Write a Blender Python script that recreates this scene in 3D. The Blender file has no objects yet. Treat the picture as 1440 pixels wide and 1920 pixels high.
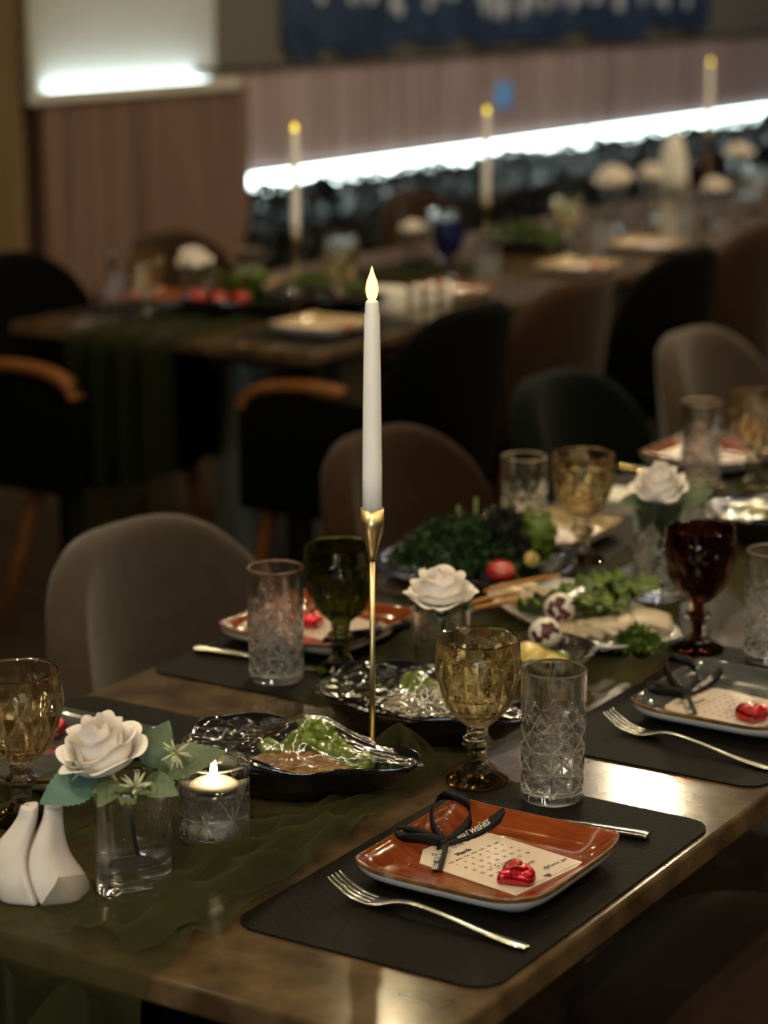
import bpy, bmesh, math, random
from mathutils import Vector, Matrix, noise
R = math.radians
PI = math.pi
TAU = 2 * PI
random.seed(7)
sc = bpy.context.scene
COL = sc.collection

# ------------------------------------------------------------------ camera, world, exposure
# axes: Y runs along the near table, X across it (0 = its right edge), table tops at z = 0.75
cam = bpy.data.objects.new('camera', bpy.data.cameras.new('camera'))
COL.objects.link(cam)
cam.location = (0.915, -1.528, 1.64)
cam.rotation_euler = (R(90 - 13.42), 0, R(32.0))
cam.data.sensor_fit = 'VERTICAL'
cam.data.sensor_height = 36.0
cam.data.lens = 4350 / 1920 * 36.0
cam.data.clip_start = 0.05
cam.data.dof.use_dof = True
cam.data.dof.focus_distance = 2.42
cam.data.dof.aperture_fstop = 3.6
sc.camera = cam
sc.view_settings.view_transform = 'Standard'
sc.view_settings.look = 'None'
sc.view_settings.exposure = -0.08
sc.view_settings.gamma = 1.0
sc.view_settings.use_curve_mapping = False
w = bpy.data.worlds.new('world')
sc.world = w
w.use_nodes = True
w.node_tree.nodes['Background'].inputs[0].default_value = (0.9, 0.95, 1, 1)
w.node_tree.nodes['Background'].inputs[1].default_value = 0.0
cy = sc.cycles
cy.use_denoising = True
cy.max_bounces = 20
cy.transmission_bounces = 16
cy.transparent_max_bounces = 24
cy.glossy_bounces = 6
cy.diffuse_bounces = 3
cy.sample_clamp_indirect = 60.0
cy.sample_clamp_direct = 0.0
cy.blur_glossy = 0.3
cy.caustics_reflective = False
cy.caustics_refractive = False

WARM = (1.0, 0.78, 0.42)
COOL = (0.72, 0.9, 1.0)
GLINT_LAMPS = [(-3.6 + 1.45 * i, -3.6 + 1.75 * j, 2.72) for j in range(9) for i in range(6) if not (i == 2 and j == 2)]  # unseen warm ceiling lamps, multiplied into a grid to add glints
GLINT_BULBS = [(2.7, -2.9, 1.75), (2.7, -1.2, 1.75), (2.7, 0.5, 1.75), (2.7, 2.2, 1.75), (2.7, 3.9, 1.75), (2.7, 5.6, 1.75), (-2.6, -2.6, 1.75), (-1.0, -3.6, 1.75), (-3.4, -0.6, 1.75)]  # unseen hanging bulbs, added for small warm glints in the glasses
SPOTS = [  # x, y, z, watts, aim: warm ceiling spotlights
    (0.55, -1.25, 2.72, 44, (-.40, .55, .80)), (-1.0, -0.85, 2.72, 30, (-.45, .60, .80)), (1.6, 0.6, 2.72, 17, (-.40, 1.1, .80)),
    (-2.45, 5.6, 2.72, 85, (-.25, .9, .75)), (0.2, 4.9, 2.72, 40, (-.35, 1.2, .75)),
    (-1.2, 2.3, 2.72, 42, (-2.5, 3.5, .80)), (-1.2, 4.0, 2.72, 42, (-2.6, 5.2, .80)), (-1.2, 6.0, 2.72, 42, (-2.6, 6.8, .80))]  # unseen spots added to brighten the roses and plates of the second table
FILL_BARS = [(0.75, -3.0, 6.5), (-1.55, -3.0, 6.5)]  # x, y0, y1: unseen warm bars added for glints and soft fill
FILL_WASH = (-3.55, 6.2, 13.0)  # unseen cool bar added to brighten the clad wall
BAR_GLOW, WASH_GLOW = 5.0, 16.0
LED_WALL = 12.0
LED_LEDGE = 13.0
WINDOW_GLOW = 6.5

# ------------------------------------------------------------------ helpers
MATS = {}


def mat(name, color=(0.5, 0.5, 0.5), rough=0.5, metal=0.0, trans=0.0, ior=1.5, coat=0.0, emit=None, estr=0.0,
        sheen=0.0, sss=0.0, noise_amt=0.0, noise_scale=10.0, color2=None, bump=0.0, bump_scale=80.0, stretch=None,
        alpha=1.0, spec=0.5, coat_rough=0.05, detail=4.0):
    m = bpy.data.materials.new(name)
    m.use_nodes = True
    nt = m.node_tree
    b = nt.nodes['Principled BSDF']
    i = b.inputs
    i['Base Color'].default_value = (*color, 1)
    i['Roughness'].default_value = rough
    i['Metallic'].default_value = metal
    i['Transmission Weight'].default_value = trans
    i['IOR'].default_value = ior
    i['Coat Weight'].default_value = coat
    i['Coat Roughness'].default_value = coat_rough
    i['Sheen Weight'].default_value = sheen
    i['Sheen Roughness'].default_value = 0.4
    i['Specular IOR Level'].default_value = spec
    i['Alpha'].default_value = alpha
    if sss:
        i['Subsurface Weight'].default_value = sss
        i['Subsurface Radius'].default_value = (0.012, 0.009, 0.006)
    if emit:
        i['Emission Color'].default_value = (*emit, 1)
        i['Emission Strength'].default_value = estr
    tc = nt.nodes.new('ShaderNodeTexCoord')
    mp = nt.nodes.new('ShaderNodeMapping')
    nt.links.new(tc.outputs['Object'], mp.inputs[0])
    if stretch:
        mp.inputs['Scale'].default_value = stretch
    if color2:
        n = nt.nodes.new('ShaderNodeTexNoise')
        n.inputs['Scale'].default_value = noise_scale
        n.inputs['Detail'].default_value = detail
        nt.links.new(mp.outputs[0], n.inputs['Vector'])
        r = nt.nodes.new('ShaderNodeValToRGB')
        r.color_ramp.elements[0].position = 0.35
        r.color_ramp.elements[1].position = 0.66
        r.color_ramp.elements[0].color = (*color, 1)
        r.color_ramp.elements[1].color = (*color2, 1)
        nt.links.new(n.outputs[0], r.inputs[0])
        nt.links.new(r.outputs[0], i['Base Color'])
    if bump:
        n2 = nt.nodes.new('ShaderNodeTexNoise')
        n2.inputs['Scale'].default_value = bump_scale
        n2.inputs['Detail'].default_value = 3
        nt.links.new(mp.outputs[0], n2.inputs['Vector'])
        bp = nt.nodes.new('ShaderNodeBump')
        bp.inputs['Strength'].default_value = bump
        bp.inputs['Distance'].default_value = 0.003
        nt.links.new(n2.outputs[0], bp.inputs['Height'])
        nt.links.new(bp.outputs[0], i['Normal'])
    if trans == 1.0:
        tp = nt.nodes.new('ShaderNodeBsdfTransparent')
        tp.inputs[0].default_value = (*color, 1)
        mx = nt.nodes.new('ShaderNodeMixShader')
        mx.inputs[0].default_value = 0.84
        nt.links.new(tp.outputs[0], mx.inputs[1])
        nt.links.new(b.outputs[0], mx.inputs[2])
        nt.links.new(mx.outputs[0], nt.nodes['Material Output'].inputs[0])
    MATS[name] = m
    return m


def sheet_mat(name, color, cover, film=False):
    """thin see-through sheet: tulle (dull) or cling film (shiny)"""
    m = bpy.data.materials.new(name)
    m.use_nodes = True
    nt = m.node_tree
    nt.nodes.clear()
    out = nt.nodes.new('ShaderNodeOutputMaterial')
    mix = nt.nodes.new('ShaderNodeMixShader')
    tr = nt.nodes.new('ShaderNodeBsdfTransparent')
    if film:
        g = nt.nodes.new('ShaderNodeBsdfGlossy')
        g.inputs['Roughness'].default_value = 0.09
        g.inputs['Color'].default_value = (*color, 1)
        fr = nt.nodes.new('ShaderNodeFresnel')
        fr.inputs[0].default_value = 1.5
        mu = nt.nodes.new('ShaderNodeMath')
        mu.operation = 'MULTIPLY'
        mu.inputs[1].default_value = cover
        nt.links.new(fr.outputs[0], mu.inputs[0])
        tc = nt.nodes.new('ShaderNodeTexCoord')
        nz = nt.nodes.new('ShaderNodeTexNoise')
        nz.inputs['Scale'].default_value = 38
        nz.inputs['Detail'].default_value = 2
        bp = nt.nodes.new('ShaderNodeBump')
        bp.inputs['Strength'].default_value = 0.35
        bp.inputs['Distance'].default_value = 0.006
        nt.links.new(tc.outputs['Object'], nz.inputs['Vector'])
        nt.links.new(nz.outputs[0], bp.inputs['Height'])
        nt.links.new(bp.outputs[0], g.inputs['Normal'])
        nt.links.new(bp.outputs[0], fr.inputs['Normal'])
        nt.links.new(mu.outputs[0], mix.inputs[0])
        nt.links.new(g.outputs[0], mix.inputs[2])
    else:
        d = nt.nodes.new('ShaderNodeBsdfDiffuse')
        d.inputs[0].default_value = (*color, 1)
        t = nt.nodes.new('ShaderNodeBsdfTranslucent')
        t.inputs[0].default_value = (*color, 1)
        g = nt.nodes.new('ShaderNodeBsdfSheen')
        g.inputs[0].default_value = (0.35, 0.36, 0.24, 1)
        m2 = nt.nodes.new('ShaderNodeMixShader')
        m2.inputs[0].default_value = 0.3
        nt.links.new(d.outputs[0], m2.inputs[1])
        nt.links.new(t.outputs[0], m2.inputs[2])
        m3 = nt.nodes.new('ShaderNodeMixShader')
        m3.inputs[0].default_value = 0.12
        nt.links.new(m2.outputs[0], m3.inputs[1])
        nt.links.new(g.outputs[0], m3.inputs[2])
        lw = nt.nodes.new('ShaderNodeLayerWeight')
        lw.inputs[0].default_value = 0.3
        mr = nt.nodes.new('ShaderNodeMapRange')
        mr.inputs[3].default_value = cover
        mr.inputs[4].default_value = min(1, cover + 0.35)
        nt.links.new(lw.outputs[1], mr.inputs[0])
        nt.links.new(mr.outputs[0], mix.inputs[0])
        nt.links.new(m3.outputs[0], mix.inputs[2])
    nt.links.new(tr.outputs[0], mix.inputs[1])
    nt.links.new(mix.outputs[0], out.inputs[0])
    MATS[name] = m
    return m


def me_from(name, vf, mats, smooth=True, fmat=None):
    me = bpy.data.meshes.new(name)
    me.from_pydata(vf[0], [], vf[1])
    for m in (mats if isinstance(mats, (list, tuple)) else [mats]):
        me.materials.append(MATS[m])
    if fmat:
        for p, k in zip(me.polygons, fmat):
            p.material_index = k
    if smooth:
        me.polygons.foreach_set('use_smooth', [True] * len(me.polygons))
    me.update()
    return me


def ob(name, vf, mats, parent=None, loc=(0, 0, 0), rot=(0, 0, 0), smooth=True, fmat=None, label=None):
    me = vf if isinstance(vf, bpy.types.Mesh) else me_from(name, vf, mats, smooth, fmat)
    o = bpy.data.objects.new(name, me)
    COL.objects.link(o)
    o.location = loc
    o.rotation_euler = rot
    if parent:
        o.parent = parent
    if label:
        o['label'] = label
    return o


def tag(o, label, cat, group=None):
    o['label'] = label
    o['category'] = cat
    if group:
        o['group'] = group
    return o


def thing(name, label, cat, loc=(0, 0, 0), rz=0.0, group=None):
    o = bpy.data.objects.new(name, None)
    o.empty_display_size = 0.05
    COL.objects.link(o)
    o.location = loc
    o.rotation_euler = (0, 0, rz)
    return tag(o, label, cat, group)


def struct(name, vf, m, parent=None, smooth=False, **k):
    o = ob(name, vf, m, parent, smooth=smooth, **k)
    if not parent:
        o['kind'] = 'structure'
    return o


def dup(root, label, loc, rz=None, group=None, scale=None):
    def cp(o, par):
        c = o.copy()
        COL.objects.link(c)
        c.parent = par
        for ch in o.children:
            cp(ch, c)
        return c
    c = cp(root, None)
    c.location = loc
    if rz is not None:
        c.rotation_euler = (0, 0, rz)
    if scale:
        c.scale = scale if isinstance(scale, tuple) else (scale,) * 3
    c['label'] = label
    if group:
        c['group'] = group
    elif 'group' in c:
        del c['group']
    return c


def join(*vfs):
    V, F = [], []
    for v, f in vfs:
        n = len(V)
        V += list(v)
        F += [tuple(i + n for i in q) for q in f]
    return V, F


def move(vf, loc=(0, 0, 0), rot=(0, 0, 0), sc_=(1, 1, 1)):
    M = Matrix.LocRotScale(Vector(loc), __import__('mathutils').Euler(rot), Vector(sc_))
    return [tuple(M @ Vector(v)) for v in vf[0]], vf[1]


def box(x0, x1, y0, y1, z0, z1, b=0.0):
    bm = bmesh.new()
    bmesh.ops.create_cube(bm, size=1)
    for v in bm.verts:
        v.co = ((x0 + x1) / 2 + v.co.x * (x1 - x0), (y0 + y1) / 2 + v.co.y * (y1 - y0), (z0 + z1) / 2 + v.co.z * (z1 - z0))
    if b:
        bmesh.ops.bevel(bm, geom=bm.edges[:], offset=b, segments=2, profile=0.5, affect='EDGES')
    bm.verts.index_update()
    r = [tuple(v.co) for v in bm.verts], [tuple(v.index for v in f.verts) for f in bm.faces]
    bm.free()
    return r


def lathe(prof, n=48, fn=None, close=True):
    """prof: (r, z) list from the axis round to the axis; fn(theta, r, z, j) -> r"""
    V, F = [], []
    rows = []
    for j, (r, z) in enumerate(prof):
        if r < 1e-6:
            rows.append([len(V)])
            V.append((0, 0, z))
        else:
            rows.append(list(range(len(V), len(V) + n)))
            for k in range(n):
                t = TAU * k / n
                rr = fn(t, r, z, j) if fn else r
                V.append((rr * math.cos(t), rr * math.sin(t), z))
    for a, b in zip(rows, rows[1:]):
        for k in range(n):
            k2 = (k + 1) % n
            if len(a) == 1 and len(b) == 1:
                continue
            if len(a) == 1:
                F.append((a[0], b[k2], b[k]))
            elif len(b) == 1:
                F.append((a[k], a[k2], b[0]))
            else:
                F.append((a[k], a[k2], b[k2], b[k]))
    return V, F


def interp(pts, n):
    """resample (a, b) control points with a Catmull-Rom curve"""
    out = []
    m = len(pts) - 1
    for k in range(n + 1):
        u = k / n * m
        i = min(int(u), m - 1)
        t = u - i
        p = [pts[max(0, min(m, i + d))] for d in (-1, 0, 1, 2)]
        out.append(tuple(0.5 * (2 * p[1][c] + (p[2][c] - p[0][c]) * t + (2 * p[0][c] - 5 * p[1][c] + 4 * p[2][c] - p[3][c]) * t * t
                                + (3 * p[1][c] - p[0][c] - 3 * p[2][c] + p[3][c]) * t ** 3) for c in range(len(p[0]))))
    return out


def tube(pts, rad, n=10):
    """tube along points; rad is a number or list"""
    P = [Vector(p) for p in pts]
    V, F = [], []
    up = Vector((0.31, 0.17, 0.93)).normalized()
    for i, p in enumerate(P):
        d = (P[min(i + 1, len(P) - 1)] - P[max(i - 1, 0)]).normalized()
        a = d.cross(up)
        if a.length < 1e-3:
            a = d.cross(Vector((1, 0, 0)))
        a.normalize()
        b = d.cross(a)
        r = rad[i] if isinstance(rad, (list, tuple)) else rad
        for k in range(n):
            t = TAU * k / n
            V.append(tuple(p + a * (r * math.cos(t)) + b * (r * math.sin(t))))
    for i in range(len(P) - 1):
        for k in range(n):
            k2 = (k + 1) % n
            F.append((i * n + k, i * n + k2, (i + 1) * n + k2, (i + 1) * n + k))
    F.append(tuple(range(n - 1, -1, -1)))
    F.append(tuple(range((len(P) - 1) * n, len(P) * n)))
    return V, F


def bar(pts, wid, thick, wdir=(0, 1, 0)):
    """flat bar along pts with per-point widths and thickness, 8-sided rounded section"""
    P = [Vector(p) for p in pts]
    V, F = [], []
    n = 8
    for i, p in enumerate(P):
        d = (P[min(i + 1, len(P) - 1)] - P[max(i - 1, 0)]).normalized()
        wv = Vector(wdir)
        wv = (wv - d * wv.dot(d)).normalized()
        nv = d.cross(wv)
        W = wid[i] / 2
        T = (thick[i] if isinstance(thick, (list, tuple)) else thick) / 2
        for a, b in ((-1, -.4), (-.7, -1), (.7, -1), (1, -.4), (1, .4), (.7, 1), (-.7, 1), (-1, .4)):
            V.append(tuple(p + wv * (W * a) + nv * (T * b)))
    for i in range(len(P) - 1):
        for k in range(n):
            k2 = (k + 1) % n
            F.append((i * n + k, i * n + k2, (i + 1) * n + k2, (i + 1) * n + k))
    F.append(tuple(range(n - 1, -1, -1)))
    F.append(tuple(range((len(P) - 1) * n, len(P) * n)))
    return V, F


def grid(nu, nv, fn):
    V = [fn(i / nu, j / nv) for j in range(nv + 1) for i in range(nu + 1)]
    F = [(j * (nu + 1) + i, j * (nu + 1) + i + 1, (j + 1) * (nu + 1) + i + 1, (j + 1) * (nu + 1) + i)
         for j in range(nv) for i in range(nu)]
    return V, F


def strip(pts, wvs, off=0.0):
    """ribbon: points and width half-vectors"""
    V, F = [], []
    for p, q in zip(pts, wvs):
        p, q = Vector(p), Vector(q)
        V += [tuple(p - q), tuple(p + q)]
    for i in range(len(pts) - 1):
        F.append((2 * i, 2 * i + 1, 2 * i + 3, 2 * i + 2))
    return V, F


def solid(o, t, off=0.0):
    m = o.modifiers.new('thickness', 'SOLIDIFY')
    m.thickness = t
    m.offset = off
    return o


def subd(o, lv=1):
    m = o.modifiers.new('smooth', 'SUBSURF')
    m.levels = lv
    m.render_levels = lv
    return o


def text_vf(s, size, shear=0.0, bold=0.00012, align='LEFT'):
    c = bpy.data.curves.new('t', 'FONT')
    c.body = s
    c.size = size
    c.shear = shear
    c.offset = bold
    c.align_x = align
    c.resolution_u = 2
    o = bpy.data.objects.new('t', c)
    COL.objects.link(o)
    bpy.context.view_layer.update()
    me = bpy.data.meshes.new_from_object(o.evaluated_get(bpy.context.evaluated_depsgraph_get()))
    r = [tuple(v.co) for v in me.vertices], [tuple(p.vertices) for p in me.polygons]
    bpy.data.objects.remove(o)
    bpy.data.curves.remove(c)
    bpy.data.meshes.remove(me)
    return r


def fbm(x, y, z=0.0, s=1.0):
    return noise.noise(Vector((x * s, y * s, z * s)))


# ------------------------------------------------------------------ materials
mat('wood_panel', (0.32, 0.225, 0.225), 0.45, color2=(0.54, 0.43, 0.44), noise_scale=3.0, stretch=(9, 9, 0.35), detail=6)
mat('wood_block', (0.13, 0.072, 0.056), 0.5, color2=(0.23, 0.145, 0.12), noise_scale=3.0, stretch=(7, 7, 0.3), detail=6)
mat('wood_gold', (0.13, 0.085, 0.04), 0.5, color2=(0.18, 0.12, 0.058), noise_scale=3, stretch=(5, 5, .4))
mat('plaster', (0.15, 0.135, 0.11), 0.9, bump=0.2, bump_scale=60)
mat('plaster_white', (0.56, 0.59, 0.60), 0.8)
mat('wall_dark', (0.05, 0.045, 0.04), 0.8, bump=0.1)
mat('ceiling_paint', (0.30, 0.28, 0.25), 0.9, bump=0.1)
mat('floor_wood', (0.020, 0.0125, 0.0065), 0.5, spec=0.12, color2=(0.042, 0.026, 0.0135), noise_scale=4, stretch=(1, 12, 1))
mat('stone', (0.045, 0.027, 0.013), 0.14, spec=0.25, color2=(0.115, 0.076, 0.038), noise_scale=16, bump=0.02, bump_scale=60, detail=8)
mat('stone_edge', (0.05, 0.035, 0.02), 0.4)
mat('pedestal_grey', (0.30, 0.32, 0.28), 0.6)
mat('black_metal', (0.012, 0.012, 0.012), 0.4, metal=0.5)
mat('mat_leather', (0.0035, 0.0028, 0.0022), 0.6, spec=0.10, bump=0.6, bump_scale=420)
mat('tulle_fold', (0.06, 0.065, 0.03), 0.9)
mat('fabric_taupe', (0.052, 0.038, 0.029), 0.9, spec=0.06, sheen=0.3, bump=0.25, bump_scale=700, color2=(0.062, 0.046, 0.036), noise_scale=30)
mat('fabric_brown', (0.026, 0.0125, 0.0075), 0.9, spec=0.06, sheen=0.10, bump=0.25, bump_scale=700, color2=(0.033, 0.0165, 0.010), noise_scale=30)
mat('fabric_teal', (0.0022, 0.0040, 0.0040), 0.9, spec=0.06, sheen=0.04, bump=0.25, bump_scale=700, color2=(0.003, 0.0055, 0.0053), noise_scale=30)
mat('fabric_black', (0.0011, 0.0014, 0.0014), 0.95, spec=0.06, sheen=0.008, bump=0.25, bump_scale=700)
mat('chair_wood', (0.15, 0.050, 0.011), 0.5, spec=0.15, color2=(0.19, 0.075, 0.022), noise_scale=6, stretch=(2, 12, 12))
mat('glass', (0.97, 0.985, 0.98), 0.0, trans=1.0, ior=1.5)
mat('glass_cut', (0.985, 0.99, 0.985), 0.28, trans=1.0, ior=1.5)
mat('glass_amber', (0.955, 0.85, 0.64), 0.0, trans=1.0, ior=1.5)
mat('glass_stem', (0.96, 0.90, 0.76), 0.0, trans=1.0, ior=1.5)
mat('glass_foot', (0.62, 0.40, 0.17), 0.0, trans=1.0, ior=1.5)
mat('glass_green', (0.27, 0.32, 0.10), 0.0, trans=1.0, ior=1.5)
mat('glass_burgundy', (0.22, 0.06, 0.04), 0.0, trans=1.0, ior=1.5)
mat('glass_blue', (0.16, 0.20, 0.42), 0.0, trans=1.0, ior=1.5)
for n_, c_ in (('glass_amber', (0.955, 0.85, 0.64)), ('glass_green', (0.27, 0.32, 0.10)), ('glass_burgundy', (0.22, 0.06, 0.04)), ('glass_blue', (0.16, 0.20, 0.42))):
    mat(n_ + '_cut', c_, 0.22, trans=1.0, ior=1.5)
mat('water', (0.99, 1.0, 1.0), 0.0, trans=1.0, ior=1.33)
mat('wax', (0.90, 0.90, 0.93), 0.45, sss=0.5)
mat('wax_warm', (0.85, 0.78, 0.68), 0.45, sss=0.7)
mat('brass', (0.82, 0.67, 0.36), 0.33, metal=1.0, bump=0.05, bump_scale=300, stretch=(30, 30, 1))
mat('brass_dim', (0.20, 0.155, 0.09), 0.4, metal=1.0)  # brass with the dimness of the far candlesticks put into its colour
mat('steel', (0.62, 0.60, 0.57), 0.16, metal=1.0)
mat('steel_gold', (0.80, 0.62, 0.30), 0.16, metal=1.0)
mat('glaze_orange', (0.15, 0.026, 0.006), 0.13, coat=0.5, color2=(0.24, 0.055, 0.012), noise_scale=18, stretch=(1, 6, 1), bump=0.05, bump_scale=30)
mat('glaze_grey', (0.045, 0.052, 0.052), 0.14, coat=0.6, color2=(0.075, 0.082, 0.08), noise_scale=14, stretch=(1, 5, 1), bump=0.05, bump_scale=30)
mat('glaze_cream', (0.36, 0.26, 0.14), 0.15, coat=0.6, color2=(0.44, 0.33, 0.19), noise_scale=14)
mat('glaze_rim', (0.085, 0.04, 0.015), 0.15, coat=0.6, color2=(0.22, 0.11, 0.035), noise_scale=40)
mat('ceramic_white', (0.68, 0.66, 0.64), 0.2, coat=0.4)
mat('ceramic_matte', (0.62, 0.56, 0.53), 0.42, color2=(0.68, 0.63, 0.60), noise_scale=25, bump=0.25, bump_scale=40)
mat('hole', (0.02, 0.015, 0.01), 0.9)
mat('black_glass', (0.006, 0.006, 0.007), 0.08, coat=0.8)
mat('petal', (0.90, 0.83, 0.78), 0.6, sss=0.25, color2=(0.93, 0.87, 0.83), noise_scale=30)
mat('petal_heart', (0.80, 0.66, 0.56), 0.6, sss=0.25)
mat('leaf', (0.075, 0.11, 0.05), 0.5, color2=(0.12, 0.16, 0.08), noise_scale=40, bump=0.3, bump_scale=160)
mat('leaf_blue', (0.06, 0.14, 0.11), 0.55, color2=(0.10, 0.20, 0.155), noise_scale=40, bump=0.3, bump_scale=160)
mat('leaf_light', (0.10, 0.14, 0.035), 0.5, color2=(0.15, 0.20, 0.06), noise_scale=40)
mat('filler', (0.55, 0.56, 0.36), 0.6)
mat('stem_green', (0.07, 0.11, 0.03), 0.5)
mat('lettuce', (0.035, 0.075, 0.006), 0.4, color2=(0.095, 0.15, 0.014), noise_scale=30, bump=0.4, bump_scale=90)
mat('herb', (0.010, 0.030, 0.006), 0.5, color2=(0.024, 0.062, 0.011), noise_scale=40)
mat('basil', (0.018, 0.02, 0.014), 0.5, color2=(0.035, 0.03, 0.025), noise_scale=30)
mat('tomato', (0.42, 0.02, 0.012), 0.15, coat=0.5)
mat('pickle', (0.10, 0.15, 0.018), 0.22, color2=(0.15, 0.21, 0.03), noise_scale=40, coat=0.3)
mat('nut', (0.24, 0.12, 0.035), 0.5, color2=(0.36, 0.20, 0.07), noise_scale=60, bump=0.5, bump_scale=120)
mat('cabbage', (0.50, 0.43, 0.31), 0.4, color2=(0.62, 0.55, 0.42), noise_scale=80)
mat('cheese', (0.66, 0.54, 0.38), 0.35, sss=0.2)
mat('mozzarella', (0.72, 0.68, 0.62), 0.3, sss=0.2)
mat('beet', (0.07, 0.006, 0.012), 0.3)
mat('carrot', (0.36, 0.15, 0.012), 0.4, color2=(0.42, 0.19, 0.022), noise_scale=60)
mat('lemon', (0.62, 0.42, 0.06), 0.3)
mat('lemon_flesh', (0.66, 0.50, 0.16), 0.25)
mat('foil', (0.48, 0.012, 0.022), 0.2, metal=0.85, bump=0.5, bump_scale=90, coat=0.6)
mat('paper', (0.70, 0.58, 0.49), 0.35, coat=0.5, coat_rough=0.12)
mat('ink', (0.05, 0.03, 0.05), 0.7)
mat('ribbon', (0.003, 0.003, 0.004), 0.5, spec=0.25)
mat('ribbon_print', (0.55, 0.52, 0.48), 0.5)
mat('napkin', (0.75, 0.73, 0.70), 0.8)
mat('led', (1, 1, 1), 0.5, emit=(0.80, 1.0, 0.96), estr=LED_WALL)
mat('led_ledge', (1, 1, 1), 0.5, emit=(0.82, 1.0, 0.97), estr=LED_LEDGE)
mat('glint_lens', (1, 1, 1), 0.5, emit=WARM, estr=900)
mat('spot_lens', (1, 1, 1), 0.5, emit=WARM, estr=900)
mat('bar_glow', (1, 1, 1), 0.5, emit=(1.0, .86, .62), estr=BAR_GLOW)
mat('wash_glow', (1, 1, 1), 0.5, emit=(0.86, 0.88, 1.0), estr=WASH_GLOW)
mat('glint_glow', (1, 1, 1), 0.5, emit=WARM, estr=110)
mat('flame', (1, .8, .3), 0.5, emit=(1.0, 0.66, 0.10), estr=6)
mat('flame_far', (1, .8, .1), 0.5, emit=(1.0, 0.78, 0.05), estr=2.2)
mat('flame_core', (1, .9, .6), 0.5, emit=(1.0, 0.82, 0.42), estr=30)
mat('wick', (0.03, 0.02, 0.015), 0.9)
mat('socket_plate', (0.10, 0.24, 0.42), 0.4, emit=(0.12, 0.36, 0.75), estr=0.28)
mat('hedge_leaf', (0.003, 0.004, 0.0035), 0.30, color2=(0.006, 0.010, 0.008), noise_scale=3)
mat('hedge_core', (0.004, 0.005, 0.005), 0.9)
mat('painting', (0.012, 0.030, 0.075), 0.5, color2=(0.030, 0.060, 0.125), noise_scale=5, detail=6)
mat('painting_mark', (0.75, 0.76, 0.78), 0.6, color2=(0.35, 0.42, 0.50), noise_scale=30)
mat('window_light', (1, 1, 1), 0.5, emit=COOL, estr=WINDOW_GLOW)
mat('frame_dark', (0.03, 0.03, 0.03), 0.5)
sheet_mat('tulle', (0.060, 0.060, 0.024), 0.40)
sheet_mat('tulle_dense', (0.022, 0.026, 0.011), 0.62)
sheet_mat('film', (1, 1, 1), 0.36, film=True)

# ------------------------------------------------------------------ room
XW = -4.5
struct('floor', box(-6, 4.2, -5.2, 14, -0.08, 0), 'floor_wood')
struct('ceiling', box(-6, 4.2, -5.2, 14, 2.8, 2.9), 'ceiling_paint')
struct('wall_left', join(box(XW - .3, XW - .05, 3.9, 14, 0, 2.8)), 'plaster')
struct('wall_back', box(-6, 4.2, 14, 14.2, 0, 2.8), 'wall_dark')
struct('wall_right', box(4.0, 4.2, -5.2, 14, 0, 2.8), 'wall_dark')
struct('wall_front', join(box(-6, 0.6, -5.2, -5.0, 0, 2.8), box(3.2, 4.2, -5.2, -5.0, 0, 2.8),
                          box(0.6, 3.2, -5.2, -5.0, 0, 0.9), box(0.6, 3.2, -5.2, -5.0, 2.3, 2.8)), 'wall_dark')
win = struct('window_1', join(box(.58, .64, -5.06, -4.96, .9, 2.3), box(3.16, 3.22, -5.06, -4.96, .9, 2.3), box(1.87, 1.93, -5.06, -4.96, .9, 2.3),
                              box(.6, 3.2, -5.06, -4.96, .88, .94), box(.6, 3.2, -5.06, -4.96, 2.26, 2.32)), 'frame_dark')
for a, b in ((.64, 1.87), (1.93, 3.16)):
    ob('pane', box(a, b, -5.10, -5.08, .94, 2.26), 'window_light', win, smooth=False)

# wood cladding above the light strip, board by board
wp = struct('wall_panel', box(XW - .05, XW - .02, 5.76, 14, .81, 1.205), 'wood_panel')
y = 5.76
k = 0
while y < 13.9:
    wd = 0.20 + 0.11 * random.random()
    ob('board', box(XW - .02, XW - .005 + .004 * random.random(), y + .003, min(13.98, y + wd), .81, 1.205, .002), 'wood_panel', wp, smooth=False)
    y += wd
    k += 1
struct('trim_1', box(XW - .05, XW + .01, 5.76, 14, 1.205, 1.225), 'wall_dark')
# dark back of the planter below the strip
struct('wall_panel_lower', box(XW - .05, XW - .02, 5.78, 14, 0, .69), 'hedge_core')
led = thing('light_strip', 'long cool white light strip under the wooden wall cladding', 'light', (XW, 5.78, .755))
ob('channel', box(-.02, .0, 0, 8.2, -.045, .045), 'black_metal', led, smooth=False)
ob('diffuser', box(.0, .012, 0, 8.2, -.038, .04), 'led', led, smooth=False)

# wood-clad block with the lit recess on its top
blk = struct('wall_block', box(-4.6, -4.32, 4.62, 5.76, 0, 1.165), 'wood_block')
y = 4.62
while y < 5.71:
    wd = 0.16 + 0.07 * random.random()
    ob('board', box(-4.32, -4.303, y + .003, min(5.76, y + wd), 0.0, 1.165, .002), 'wood_block', blk, smooth=False)
    y += wd
    if 5.76 - y < .08:
        break
ob('board', box(-4.32, -4.303, y + .003, 5.76, 0.0, 1.165, .002), 'wood_block', blk, smooth=False)
struct('wall_niche', box(-4.66, -4.50, 4.40, 5.90, 1.16, 2.8), 'plaster_white')
struct('wall_return', box(-4.66, -4.30, 4.40, 4.53, 0, 2.8), 'wood_gold')
struct('wall_side', box(-4.6, -4.05, 1.0, 4.22, 0, 2.8), 'wood_gold')
struct('trim_2', box(-4.30, -4.27, 4.53, 4.57, 1.16, 2.8), 'plaster_white')
ledge = thing('lit_ledge', 'glowing white ledge on top of the wood clad block at left', 'light', (-4.4, 4.54, 1.165))
ob('shelf', box(-.10, .11, 0, 1.22, 0, .012, .002), 'ceramic_white', ledge, smooth=False)
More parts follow.
